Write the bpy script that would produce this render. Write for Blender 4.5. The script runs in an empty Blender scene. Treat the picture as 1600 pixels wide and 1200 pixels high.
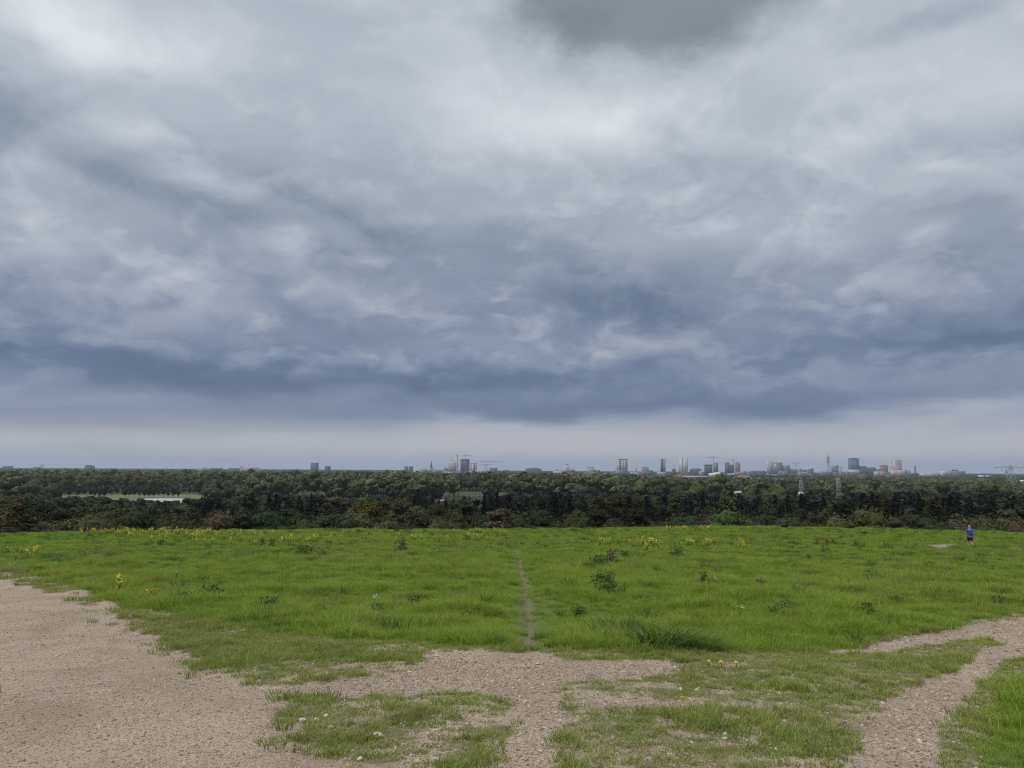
import bpy, bmesh, math, random
import numpy as np
from mathutils import Vector, Matrix, Euler

R = math.radians
random.seed(7)
RNG = np.random.default_rng(7)
scene = bpy.context.scene
COL = scene.collection

# ------------------------------------------------------------------ camera
CAM_Z = 1.60
F_PX = 1200.0                       # focal length in pixels of the 1600 px wide photograph
cam_d = bpy.data.cameras.new('camera')
cam_d.sensor_width = 36.0
cam_d.lens = 36.0 * F_PX / 1600.0
cam_d.clip_start = 0.1
cam_d.clip_end = 60000.0
cam = bpy.data.objects.new('camera', cam_d)
COL.objects.link(cam)
CAM_M = Matrix.Rotation(R(90 + 6.35), 3, 'X') @ Matrix.Rotation(R(0.34), 3, 'Z')
cam.matrix_world = Matrix.Translation((0, 0, CAM_Z)) @ CAM_M.to_4x4()
scene.camera = cam
CM = np.array(CAM_M)

def ray(px, py):
    """direction of photograph pixel(s) in world space (not normalised)"""
    px = np.asarray(px, float); py = np.asarray(py, float)
    d = np.stack([(px - 800) / F_PX, -(py - 600) / F_PX, -np.ones_like(px)], -1)
    return d @ CM.T

# ------------------------------------------------------------------ world: overcast storm sky
SUN_EL, SUN_AZ = 60.0, 235.0        # azimuth clockwise from +Y
world = bpy.data.worlds.new('World')
scene.world = world
world.use_nodes = True
WT = world.node_tree
for n in list(WT.nodes):
    WT.nodes.remove(n)

class NB:
    """small helper for building node trees"""
    def __init__(s, tree): s.t = tree
    def n(s, typ, **kw):
        nd = s.t.nodes.new(typ)
        for k, v in kw.items(): setattr(nd, k, v)
        return nd
    def put(s, sock, v):
        if v is None: return
        if hasattr(v, 'is_output'): s.t.links.new(v, sock)
        else: sock.default_value = v
    def m(s, op, a, b=None, c=None, clamp=False):
        nd = s.n('ShaderNodeMath', operation=op); nd.use_clamp = clamp
        for i, v in enumerate((a, b, c)): s.put(nd.inputs[i], v)
        return nd.outputs[0]
    def v(s, op, a, b=None, out=0, scale=None):
        nd = s.n('ShaderNodeVectorMath', operation=op)
        s.put(nd.inputs[0], a)
        if b is not None: s.put(nd.inputs[1], b)
        if scale is not None: s.put(nd.inputs['Scale'], scale)
        return nd.outputs[out]
    def xyz(s, x=0.0, y=0.0, z=0.0):
        nd = s.n('ShaderNodeCombineXYZ')
        for i, q in enumerate((x, y, z)): s.put(nd.inputs[i], q)
        return nd.outputs[0]
    def noise(s, vec, scale, detail=5.0, rough=0.5, dist=0.0, out='Fac', lac=2.0):
        nd = s.n('ShaderNodeTexNoise'); nd.noise_dimensions = '3D'
        s.put(nd.inputs['Vector'], vec); s.put(nd.inputs['Scale'], scale)
        s.put(nd.inputs['Detail'], detail); s.put(nd.inputs['Roughness'], rough)
        s.put(nd.inputs['Lacunarity'], lac); s.put(nd.inputs['Distortion'], dist)
        return nd.outputs[out]
    def ramp(s, fac, stops, interp='LINEAR'):
        nd = s.n('ShaderNodeValToRGB'); cr = nd.color_ramp; cr.interpolation = interp
        while len(cr.elements) < len(stops): cr.elements.new(0.5)
        for e, (p, c) in zip(cr.elements, stops):
            e.position = p
            e.color = tuple(c) + (1.0,) if len(c) == 3 else c
        s.put(nd.inputs[0], fac)
        return nd.outputs[0]
    def mix(s, fac, a, b, blend='MIX'):
        nd = s.n('ShaderNodeMix'); nd.data_type = 'RGBA'; nd.blend_type = blend
        s.put(nd.inputs['Factor'], fac)
        s.put(nd.inputs['A'], a if hasattr(a, 'is_output') else (*a[:3], 1.0))
        s.put(nd.inputs['B'], b if hasattr(b, 'is_output') else (*b[:3], 1.0))
        return nd.outputs['Result']
    def mapr(s, val, a, b, c, d, smooth=False):
        nd = s.n('ShaderNodeMapRange'); nd.clamp = True
        if smooth: nd.interpolation_type = 'SMOOTHSTEP'
        for i, q in enumerate((val, a, b, c, d)): s.put(nd.inputs[i], q)
        return nd.outputs[0]

def lin(r, g, b):
    f = lambda c: (c / 255 / 12.92) if c / 255 <= 0.04045 else ((c / 255 + 0.055) / 1.055) ** 2.4
    return (f(r), f(g), f(b))

def px2ae(px, py):
    d = ray(px, py); d = d / np.linalg.norm(d)
    return math.atan2(d[0], d[1]), math.asin(d[2])

W = NB(WT)
tc = W.n('ShaderNodeTexCoord')
D = W.v('NORMALIZE', tc.outputs['Generated'])
sep = W.n('ShaderNodeSeparateXYZ'); WT.links.new(D, sep.inputs[0])
dx, dy, dz = sep.outputs
zp = W.m('MAXIMUM', dz, 0.0)
inv = W.m('DIVIDE', 1.0, W.m('ADD', zp, 0.24))
P = W.xyz(W.m('MULTIPLY', dx, inv), W.m('MULTIPLY', dy, inv), 0.0)   # clouds on a flat deck
az = W.m('ARCTAN2', dx, dy)
el = W.m('ARCSINE', dz)
# warp of the large forms
wn = W.noise(P, 2.4, 4.0, 0.5, out='Color')
wv = W.v('SUBTRACT', wn, (0.5, 0.5, 0.5))
wsep = W.n('ShaderNodeSeparateXYZ'); WT.links.new(wv, wsep.inputs[0])
elamp = W.m('MULTIPLY_ADD', zp, 0.42, 0.03)
el_w = W.m('MULTIPLY_ADD', wsep.outputs[0], elamp, el)
az_w = W.m('MULTIPLY_ADD', wsep.outputs[1], 0.20, az)
AE = W.xyz(az_w, el_w, 0.0)
# overall tone by elevation (0..1)
def eldeg(y): return px2ae(800, y)[1]
EMAX = 1.6
tone_pts = [(-900, .95), (-200, .72), (0, .635), (110, .645), (210, .59), (300, .53), (380, .47), (450, .425), (520, .36),
            (575, .30), (620, .285), (650, .325), (675, .41), (700, .50), (722, .51), (745, .49)]
stops = sorted([(max(0.0, (eldeg(y) + 0.05) / EMAX), t) for y, t in tone_pts])
tone = W.ramp(W.m('DIVIDE', W.m('ADD', el_w, 0.05), EMAX), [(p, (t, t, t)) for p, t in stops], 'EASE')
# cloud heaps: crisp lit upper edges, soft bases (light comes from above, towards the zenith)
nA = W.noise(P, 1.9, 5.0, 0.5)
nC = W.noise(W.v('ADD', P, (11.0, 2.0, 4.0)), 13.0, 5.0, 0.6)
fade = W.mapr(el, 0.065, 0.15, 0.12, 1.0, True)
val = W.m('ADD', tone, W.m('MULTIPLY', W.m('SUBTRACT', nA, 0.5), W.m('MULTIPLY', fade, 0.25)))
val = W.m('MULTIPLY_ADD', W.m('MULTIPLY', W.m('SUBTRACT', nC, 0.5), fade), 0.07, val)
invh = W.m('DIVIDE', 1.55, W.m('ADD', zp, 0.46))
PH = W.xyz(W.m('MULTIPLY', dx, invh), W.m('MULTIPLY', dy, invh), 0.0)      # rounder, towering forms
def heap(off, scale, shift, lo, hi_, amp, top, rough):
    global val
    p1 = W.v('ADD', W.v('ADD', PH, off), W.v('SCALE', wv, scale=0.22))
    p2 = W.v('ADD', p1, W.v('SCALE', PH, scale=-shift))
    n1 = W.noise(p1, scale, 6.0, rough); n2 = W.noise(p2, scale, 3.0, 0.45)
    ins = W.mapr(n1, lo, hi_, 0.0, 1.0, True); abv = W.mapr(n2, lo, hi_ + .10, 0.0, 1.0, True)
    rim = W.m('MULTIPLY', ins, W.m('SUBTRACT', 1.0, abv))
    base = W.m('MULTIPLY', W.m('SUBTRACT', 1.0, ins), abv)
    w = W.m('MULTIPLY', fade, W.mapr(el, .28, .5, 1.0, top, True))
    val = W.m('MULTIPLY_ADD', W.m('MULTIPLY', rim, w), amp, val)
    val = W.m('MULTIPLY_ADD', W.m('MULTIPLY', base, w), -amp * .55, val)
    return n1
nB = heap((3.1, 7.7, 1.0), 2.3, 0.050, .46, .57, .12, .7, .55)
heap((9.4, 1.3, 5.0), 5.0, 0.022, .47, .60, .08, .6, .58)
# single cloud masses: photo x, y, half widths, tone offset, angle
CLOUDS = [
    (90, 10, 150, 60, .23, 0), (300, 20, 120, 60, .05, 0), (720, 95, 120, 60, .06, 20), (870, 195, 170, 45, .23, 0),
    (1090, 190, 180, 50, .05, 0), (1570, 130, 130, 90, .14, 0), (1330, 70, 120, 40, .07, 0), (1500, 10, 140, 22, -.14, 0),
    (150, 240, 240, 55, -.12, 0), (500, 345, 240, 50, -.13, 10), (180, 300, 200, 30, .05, 10), (60, 370, 60, 35, .12, 30),
    (240, 425, 130, 22, .13, 25), (470, 400, 38, 28, .15, 20), (560, 470, 120, 20, .06, 15), (960, 465, 150, 32, -.15, 10),
    (1000, 500, 80, 14, -.10, 0), (700, 335, 90, 35, .07, 0), (1020, 350, 90, 35, .08, -10), (1200, 345, 90, 28, .08, 0),
    (1490, 372, 36, 11, .13, 0), (1140, 495, 60, 14, .08, 0), (1320, 520, 100, 25, -.08, 0), (1540, 540, 120, 16, -.12, 0),
    (120, 560, 220, 22, -.11, 0), (420, 590, 200, 16, -.10, 0), (720, 590, 200, 14, -.12, 0), (90, 620, 170, 14, .10, 5),
    (60, 500, 160, 12, .06, 5), (760, 545, 160, 12, .06, 0), (120, 672, 330, 16, -.16, 0), (950, 640, 260, 12, -.08, 0),
    (860, 672, 240, 16, .13, 0), (1480, 645, 190, 18, .20, -3), (1300, 640, 120, 20, -.05, 0), (430, 690, 140, 16, .02, 0),
]
for (cx, cy, sx, sy, amp, ang) in CLOUDS:
    a0, e0 = px2ae(cx, cy); a1, e1 = px2ae(cx + sx, cy); _, e2 = px2ae(cx, cy - sy)
    sa, se = max(1e-3, abs(a1 - a0)), max(1e-3, abs(e2 - e0))
    v = W.v('SUBTRACT', AE, (a0, e0, 0))
    if ang:
        rt = W.n('ShaderNodeVectorRotate'); rt.rotation_type = 'Z_AXIS'
        W.put(rt.inputs['Vector'], v); rt.inputs['Angle'].default_value = R(ang); v = rt.outputs[0]
    v = W.v('MULTIPLY', v, (1 / sa, 1 / se, 0))
    q = W.v('DOT_PRODUCT', v, v, out='Value')
    g = W.m('POWER', 0.5, q)
    val = W.m('MULTIPLY_ADD', g, amp, val)
# the low dark cloud overhead, with its own ragged edge
a0, e0 = px2ae(1015, -20); a1, _ = px2ae(1300, -20); _, e2 = px2ae(1015, 125)
nD = W.noise(W.v('ADD', P, (5.0, 1.0, 9.0)), 6.5, 5.0, 0.55, out='Color')
dv = W.v('SUBTRACT', nD, (0.5, 0.5, 0.5)); dsep = W.n('ShaderNodeSeparateXYZ'); WT.links.new(dv, dsep.inputs[0])
v = W.v('SUBTRACT', W.xyz(W.m('MULTIPLY_ADD', dsep.outputs[1], 0.16, az), W.m('MULTIPLY_ADD', dsep.outputs[2], 0.09, el), 0.0), (a0, e0, 0))
v = W.v('MULTIPLY', v, (1 / (a1 - a0), 1 / abs(e2 - e0), 0))
q = W.v('LENGTH', v, out='Value')
q = W.m('MULTIPLY_ADD', W.m('SUBTRACT', nC, 0.5), 0.30, q)
blob = W.mapr(q, 0.52, 1.06, 1.0, 0.0, True)
# cloud colours: slate blue when low in the sky, neutral grey overhead
lowc = W.ramp(val, [(0.0, lin(80, 93, 118)), (.24, lin(104, 119, 145)), (.40, lin(134, 146, 166)), (.56, lin(168, 174, 187)),
                    (.72, lin(196, 202, 211)), (.92, lin(224, 228, 234))])
highc = W.ramp(val, [(0.0, lin(82, 92, 99)), (.24, lin(112, 125, 136)), (.40, lin(138, 150, 163)), (.56, lin(166, 176, 187)),
                     (.72, lin(192, 199, 207)), (.92, lin(222, 227, 232))])
hi = W.mapr(el, 0.12, 0.40, 0.0, 1.0, True)
cloud = W.mix(hi, lowc, highc)
bc = W.mix(W.mapr(nB, .3, .7, 0, 1), lin(112, 122, 128), lin(136, 146, 152))
cloud = W.mix(W.m('MULTIPLY', blob, 0.93), cloud, bc)
# warm grey glow of distant rain under the cloud base
glow = W.m('MULTIPLY', W.mapr(el, 0.004, 0.03, 0.0, 1.0, True), W.mapr(el, 0.035, 0.07, 1.0, 0.0, True))
cloud = W.mix(W.m('MULTIPLY', glow, 0.6), cloud, lin(190, 189, 191), 'MIX')
nish = W.n('ShaderNodeTexSky'); nish.sky_type = 'NISHITA'; nish.sun_disc = False
nish.sun_elevation = R(SUN_EL); nish.sun_rotation = R(SUN_AZ); nish.dust_density = 2.0
skyb = W.n('ShaderNodeBackground'); WT.links.new(nish.outputs[0], skyb.inputs[0]); skyb.inputs[1].default_value = 0.08
cloudb = W.n('ShaderNodeBackground'); W.put(cloudb.inputs[0], cloud); cloudb.inputs[1].default_value = 0.615
cover = W.n('ShaderNodeMixShader'); cover.inputs[0].default_value = 0.97        # closed cloud deck
WT.links.new(skyb.outputs[0], cover.inputs[1]); WT.links.new(cloudb.outputs[0], cover.inputs[2])
wo = W.n('ShaderNodeOutputWorld'); WT.links.new(cover.outputs[0], wo.inputs[0])
world.cycles.sampling_method = 'MANUAL'; world.cycles.sample_map_resolution = 1024

# ------------------------------------------------------------------ sun behind cloud
sun_d = bpy.data.lights.new('sun', 'SUN')
sun_d.energy = 1.5; sun_d.angle = R(16); sun_d.color = (1.0, 0.96, 0.90)
sun = bpy.data.objects.new('sun', sun_d); COL.objects.link(sun)
sdir = Vector((math.sin(R(SUN_AZ)) * math.cos(R(SUN_EL)), math.cos(R(SUN_AZ)) * math.cos(R(SUN_EL)), math.sin(R(SUN_EL))))
sun.rotation_euler = (-sdir).to_track_quat('-Z', 'Y').to_euler()

vs = scene.view_settings
vs.view_transform = 'Standard'; vs.look = 'None'; vs.gamma = 1.0; vs.use_curve_mapping = False
vs.exposure = 0.72
scene.cycles.max_bounces = 6
scene.cycles.diffuse_bounces = 3
scene.cycles.transparent_max_bounces = 8
scene.cycles.volume_bounces = 0
scene.cycles.use_denoising = True
scene.cycles.denoising_prefilter = 'NONE'
scene.cycles.filter_width = 1.05

# ------------------------------------------------------------------ helpers: properties, meshes
def tag(o, label=None, cat=None, group=None, kind=None):
    if label: o['label'] = label
    if cat: o['category'] = cat
    if group: o['group'] = group
    if kind: o['kind'] = kind
    return o

def empty(name, loc=(0, 0, 0), rz=0.0):
    o = bpy.data.objects.new(name, None); COL.objects.link(o)
    o.location = loc; o.rotation_euler = (0, 0, rz); o.empty_display_size = 0.2
    return o

def link(name, mesh, parent=None):
    o = bpy.data.objects.new(name, mesh); COL.objects.link(o)
    if parent is not None: o.parent = parent
    return o

def mesh_np(name, V, F, mat=None, attrs=None, smooth=False):
    """mesh from numpy verts and a uniform (n,k) face array or list of such arrays"""
    if not isinstance(F, (list, tuple)): F = [F]
    F = [np.asarray(f, np.int32) for f in F if len(f)]
    me = bpy.data.meshes.new(name)
    V = np.asarray(V, np.float32)
    me.vertices.add(len(V)); me.vertices.foreach_set('co', V.ravel())
    tot = np.concatenate([np.full(len(f), f.shape[1], np.int32) for f in F])
    idx = np.concatenate([f.ravel() for f in F])
    start = np.concatenate([[0], np.cumsum(tot)[:-1]]).astype(np.int32)
    me.loops.add(len(idx)); me.loops.foreach_set('vertex_index', idx)
    me.polygons.add(len(tot)); me.polygons.foreach_set('loop_start', start)
    try: me.polygons.foreach_set('loop_total', tot)
    except Exception: pass
    for k, (dom, arr) in (attrs or {}).items():
        a = me.attributes.new(k, 'FLOAT', dom); a.data.foreach_set('value', np.asarray(arr, np.float32))
    if smooth: me.polygons.foreach_set('use_smooth', np.ones(len(tot), bool))
    me.update(calc_edges=True)
    if mat: me.materials.append(mat)
    return me

class MB:
    """collects boxes, bars, tubes, quads into one mesh"""
    def __init__(s): s.V = []; s.Q = []; s.T = []; s.n = 0
    def add(s, V, Q=(), T=()):
        V = np.asarray(V, float).reshape(-1, 3)
        for q in Q: s.Q.append([i + s.n for i in q])
        for t in T: s.T.append([i + s.n for i in t])
        s.V.append(V); s.n += len(V)
    def box(s, x0, x1, y0, y1, z0, z1):
        V = [(x, y, z) for z in (z0, z1) for y in (y0, y1) for x in (x0, x1)]
        s.add(V, [(0, 2, 3, 1), (4, 5, 7, 6), (0, 1, 5, 4), (2, 6, 7, 3), (0, 4, 6, 2), (1, 3, 7, 5)])
        return s
    def frustum(s, cx, cy, z0, z1, w0, d0, w1, d1):
        V = [(cx + a * w0 / 2, cy + b * d0 / 2, z0) for b in (-1, 1) for a in (-1, 1)] + \
            [(cx + a * w1 / 2, cy + b * d1 / 2, z1) for b in (-1, 1) for a in (-1, 1)]
        s.add(V, [(0, 2, 3, 1), (4, 5, 7, 6), (0, 1, 5, 4), (2, 6, 7, 3), (0, 4, 6, 2), (1, 3, 7, 5)])
        return s
    def tube(s, pts, rad, n=6):
        pts = [np.asarray(p, float) for p in pts]
        if not hasattr(rad, '__len__'): rad = [rad] * len(pts)
        V = []
        for i, p in enumerate(pts):
            t = pts[min(i + 1, len(pts) - 1)] - pts[max(i - 1, 0)]
            t = t / (np.linalg.norm(t) + 1e-9)
            a = np.cross(t, (0, 0, 1.0) if abs(t[2]) < .9 else (1.0, 0, 0)); a /= np.linalg.norm(a)
            b = np.cross(t, a)
            for k in range(n):
                th = 2 * math.pi * k / n
                V.append(p + rad[i] * (math.cos(th) * a + math.sin(th) * b))
        Q = []
        for i in range(len(pts) - 1):
            for k in range(n):
                Q.append((i * n + k, i * n + (k + 1) % n, (i + 1) * n + (k + 1) % n, (i + 1) * n + k))
        m = len(pts) - 1
        T = [(0, k + 1, k) for k in range(1, n - 1)] + [(m * n, m * n + k, m * n + k + 1) for k in range(1, n - 1)]
        s.add(V, Q, T); return s
    def ball(s, c, rx, ry, rz, nu=8, nv=6, noise=0.0, rng=None):
        V = [(c[0], c[1], c[2] - rz)]
        for j in range(1, nv):
            ph = -math.pi / 2 + math.pi * j / nv
            for k in range(nu):
                th = 2 * math.pi * k / nu
                f = 1 + (rng.uniform(-noise, noise) if noise else 0)
                V.append((c[0] + rx * f * math.cos(ph) * math.cos(th), c[1] + ry * f * math.cos(ph) * math.sin(th), c[2] + rz * f * math.sin(ph)))
        V.append((c[0], c[1], c[2] + rz)); top = len(V) - 1
        T = [(0, 1 + (k + 1) % nu, 1 + k) for k in range(nu)]
        b = 1 + (nv - 2) * nu
        T += [(top, b + k, b + (k + 1) % nu) for k in range(nu)]
        Q = [(1 + j * nu + k, 1 + j * nu + (k + 1) % nu, 1 + (j + 1) * nu + (k + 1) % nu, 1 + (j + 1) * nu + k)
             for j in range(nv - 2) for k in range(nu)]
        s.add(V, Q, T); return s
    def mesh(s, name, mat=None, smooth=False):
        F = []
        if s.Q: F.append(np.array(s.Q))
        if s.T: F.append(np.array(s.T))
        return mesh_np(name, np.concatenate(s.V), F, mat, smooth=smooth)
    def build(s, name, mat, parent=None, smooth=False):
        return link(name, s.mesh(name, mat, smooth), parent)

# ------------------------------------------------------------------ numpy noise
_tab = np.random.default_rng(11).random((256, 256))
def vnoise(x, y):
    xi = np.floor(x).astype(int); yi = np.floor(y).astype(int)
    fx = x - xi; fy = y - yi
    fx = fx * fx * (3 - 2 * fx); fy = fy * fy * (3 - 2 * fy)
    g = lambda a, b: _tab[a & 255, b & 255]
    return (g(xi, yi) * (1 - fx) + g(xi + 1, yi) * fx) * (1 - fy) + (g(xi, yi + 1) * (1 - fx) + g(xi + 1, yi + 1) * fx) * fy
def fbm(x, y, sc, oct=4, ox=0.0):
    v = 0; a = .5; t = 0
    x = x * sc + ox; y = y * sc + ox * 1.7
    for _ in range(oct):
        v = v + a * vnoise(x, y); t += a; a *= .5; x = x * 2.03 + 17.1; y = y * 2.03 + 5.3
    return v / t
def sstep(a, b, x):
    t = np.clip((x - a) / (b - a), 0, 1); return t * t * (3 - 2 * t)

# ------------------------------------------------------------------ terrain
KN_R = np.array([0, 10, 20, 40, 72, 95, 112, 130, 150, 175, 200, 240, 300, 400, 650, 1000, 30000.])
KN_Z = np.array([0, -.76, -1.52, -3.05, -5.0, -6.35, -7.14, -9.3, -12.5, -16.5, -19.5, -22.5, -25, -27.5, -30.4, -30.4, -30.4])
def _pchip_d(x, y):
    h = np.diff(x); dl = np.diff(y) / h; d = np.zeros_like(y)
    for i in range(1, len(x) - 1):
        if dl[i - 1] * dl[i] > 0:
            w1 = 2 * h[i] + h[i - 1]; w2 = h[i] + 2 * h[i - 1]
            d[i] = (w1 + w2) / (w1 / dl[i - 1] + w2 / dl[i])
    d[0] = dl[0]; d[-1] = 0
    return d
KN_D = _pchip_d(KN_R, KN_Z)
def prof(r):
    r = np.clip(r, 0, 29999.0)
    i = np.clip(np.searchsorted(KN_R, r, side='right') - 1, 0, len(KN_R) - 2)
    h = KN_R[i + 1] - KN_R[i]; t = (r - KN_R[i]) / h
    return ((1 + 2 * t) * (1 - t) ** 2 * KN_Z[i] + t * (1 - t) ** 2 * h * KN_D[i] + t * t * (3 - 2 * t) * KN_Z[i + 1] + t * t * (t - 1) * h * KN_D[i + 1])
def gz(x, y):
    x = np.asarray(x, float); y = np.asarray(y, float)
    r = np.hypot(x, y); a = np.degrees(np.arctan2(x, y))
    adj = np.interp(a, [-180, -90, -34, -15, 0, 8, 16, 34, 90, 180], [.5, .6, .59, .1, 0, .45, 1.0, 1.38, 1.0, .5])
    w = sstep(30, 112, r) * (1 - sstep(130, 260, r))
    z = prof(r) + adj * w
    near = sstep(9, 16, r) * (1 - sstep(150, 300, r))
    z = z + near * ((fbm(x, y, .45, 3) - .5) * .42 + (fbm(x, y, .12, 2, 31.) - .5) * .3)
    z = z + (1 - near) * (1 - sstep(20, 60, r)) * (fbm(x, y, .8, 4, 9.) - .5) * .05
    return z
PLAIN = -30.4

def ground_px(px, py, rmax=20000):
    """where the ray through a photograph pixel meets the terrain"""
    px = np.atleast_1d(np.asarray(px, float)); py = np.atleast_1d(np.asarray(py, float))
    d = ray(px, py); d = d / np.linalg.norm(d, axis=1, keepdims=True)
    t = np.full(len(px), 2.0); done = np.zeros(len(px), bool); prev = t.copy()
    while not done.all() and t.min() < rmax:
        p = d * t[:, None]; below = (p[:, 2] + CAM_Z) < gz(p[:, 0], p[:, 1])
        done |= below
        nx = np.where(done, t, t * 1.025 + .02)
        prev = np.where(done, prev, t); t = nx
        if t[~done].size and t[~done].min() > rmax: break
    lo, hi_ = prev, t
    for _ in range(18):
        mid = (lo + hi_) / 2; p = d * mid[:, None]
        b = (p[:, 2] + CAM_Z) < gz(p[:, 0], p[:, 1])
        hi_ = np.where(b, mid, hi_); lo = np.where(b, lo, mid)
    p = d * hi_[:, None]; p[:, 2] += CAM_Z
    return p

def at(px, py, Y):
    d = ray(px, py); return np.array([d[0] / d[1] * Y, Y, CAM_Z + d[2] / d[1] * Y])

# ------------------------------------------------------------------ regions on the ground (outlines walked along their borders)
def poly_world(pts):
    a = np.array(pts, float); return ground_px(a[:, 0], a[:, 1])[:, :2]
ROAD = poly_world([(-420, 850), (-150, 878), (0, 903), (60, 921), (130, 946), (200, 977), (255, 1003), (310, 1038), (352, 1060), (370, 1070), (430, 1075),
                   (445, 1092), (425, 1108), (465, 1135), (478, 1170), (540, 1215), (640, 1400), (-900, 1400), (-900, 900)])
CROSS = poly_world([(370, 1068), (430, 1070), (520, 1062), (640, 1046), (655, 1022), (740, 1017), (858, 1019), (872, 1031), (1000, 1030), (1078, 1037),
                    (1062, 1048), (990, 1058), (885, 1066), (868, 1085), (878, 1110), (872, 1150), (882, 1200), (920, 1350), (740, 1350), (775, 1200), (795, 1150),
                    (800, 1100), (770, 1084), (690, 1084), (560, 1088), (440, 1088)])
TRACK = poly_world([(1280, 1019), (1400, 998), (1480, 983), (1540, 971), (1600, 962), (1800, 925), (1950, 935), (1720, 992), (1630, 1012), (1566, 1042), (1520, 1078), (1492, 1116),
                    (1466, 1160), (1470, 1200), (1500, 1380), (1250, 1380), (1312, 1200), (1352, 1150), (1372, 1120), (1382, 1092), (1440, 1064), (1505, 1036), (1562, 1006),
                    (1545, 1000), (1480, 1006), (1405, 1017), (1300, 1024)])
TRAIL = poly_world([(816, 1016), (823, 990), (822, 965), (818, 940), (817, 915), (811, 892), (809, 875), (805, 862), (810, 860), (815, 873), (818, 890), (825, 913), (829, 938), (834, 963), (833, 990), (840, 1016)])
SAND = poly_world([(1446, 851.5), (1470, 850.5), (1497, 850.5), (1490, 854.5), (1478, 856), (1460, 854.5)])
WORN = poly_world([(-900, 880), (-150, 862), (0, 884), (110, 915), (200, 951), (300, 969), (400, 985), (560, 1000), (700, 1009), (830, 1014), (1000, 1016), (1150, 1019), (1250, 1020), (1330, 1011),
                   (1450, 985), (1600, 954), (1850, 915), (1980, 960), (1720, 1015), (1630, 1050), (1575, 1095), (1545, 1150), (1550, 1220), (1620, 1400), (-900, 1400)])
TRAILW = poly_world([(780, 1016), (795, 960), (798, 900), (797, 862), (806, 856), (830, 850), (832, 853), (818, 862), (820, 872), (838, 905), (860, 960), (872, 1016)])
PATCH = [poly_world(p) for p in (
    [(880, 1085), (1000, 1095), (1120, 1088), (1240, 1094), (1255, 1106), (1150, 1120), (1000, 1118), (890, 1108)],
    [(1030, 1150), (1120, 1132), (1230, 1142), (1250, 1200), (1240, 1320), (1010, 1320), (1000, 1210)],
    [(1285, 1048), (1315, 1040), (1342, 1045), (1325, 1056), (1295, 1056)],
    [(680, 1100), (770, 1110), (760, 1200), (720, 1290), (640, 1290), (640, 1190)],
    [(400, 1040), (520, 1035), (630, 1040), (600, 1058), (450, 1062)])]

def sdist(P, poly):
    """signed distance (negative inside) of points to a polygon"""
    x, y = P[:, 0], P[:, 1]; n = len(poly)
    d2 = np.full(len(P), 1e18); ins = np.zeros(len(P), bool)
    for i in range(n):
        a = poly[i]; b = poly[(i + 1) % n]; e = b - a
        wx = x - a[0]; wy = y - a[1]
        t = np.clip((wx * e[0] + wy * e[1]) / (e @ e + 1e-12), 0, 1)
        d2 = np.minimum(d2, (wx - e[0] * t) ** 2 + (wy - e[1] * t) ** 2)
        c = (a[1] > y) != (b[1] > y)
        xs = (b[0] - a[0]) * (y - a[1]) / (b[1] - a[1] + 1e-15) + a[0]
        ins ^= c & (x < xs)
    return np.where(ins, -1, 1) * np.sqrt(d2)

def masks(x, y):
    P = np.stack([x, y], 1); r = np.hypot(x, y)
    n1 = fbm(x, y, 1.6, 4, 3.) - .5; n2 = fbm(x, y, 7.0, 3, 40.) - .5
    jag = n1 * .55 + n2 * .30
    out = {}
    def soft(poly, w, j=1.0): return 1 - sstep(-w, w, sdist(P, poly) + jag * j)
    out['road'] = soft(ROAD, .45, 1.5)
    out['cross'] = soft(CROSS, .16, .5)
    out['track'] = soft(TRACK, .12, .3)
    out['trail'] = soft(TRAIL, .10, .42)
    out['sand'] = soft(SAND, .6, 1.6)
    out['worn'] = soft(WORN, .22, .5)
    out['trailw'] = soft(TRAILW, .35, .8)
    pt = np.zeros(len(P))
    for p in PATCH: pt = np.maximum(pt, soft(p, .35, 1.3))
    out['patch'] = pt * sstep(.38, .6, fbm(x, y, 3.1, 4, 77.))
    return out

# ------------------------------------------------------------------ materials
MATS = {}
def new_mat(name):
    m = bpy.data.materials.new(name); m.use_nodes = True
    for n in list(m.node_tree.nodes): m.node_tree.nodes.remove(n)
    b = NB(m.node_tree); MATS[name] = m
    out = b.n('ShaderNodeOutputMaterial')
    return m, b, out

def simple(name, col, rough=.7, var=.12, scale=3.0, metallic=0.0):
    m, b, out = new_mat(name)
    p = b.n('ShaderNodeBsdfPrincipled')
    tcn = b.n('ShaderNodeTexCoord')
    f = b.noise(tcn.outputs['Object'], scale, 5, .6)
    c = b.mix(f, tuple(x * (1 - var) for x in col), tuple(min(1, x * (1 + var)) for x in col))
    b.put(p.inputs['Base Color'], c); p.inputs['Roughness'].default_value = rough; p.inputs['Metallic'].default_value = metallic
    m.node_tree.links.new(p.outputs[0], out.inputs[0])
    return m

def attr(b, name):
    a = b.n('ShaderNodeAttribute'); a.attribute_name = name; return a.outputs['Fac']

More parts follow.
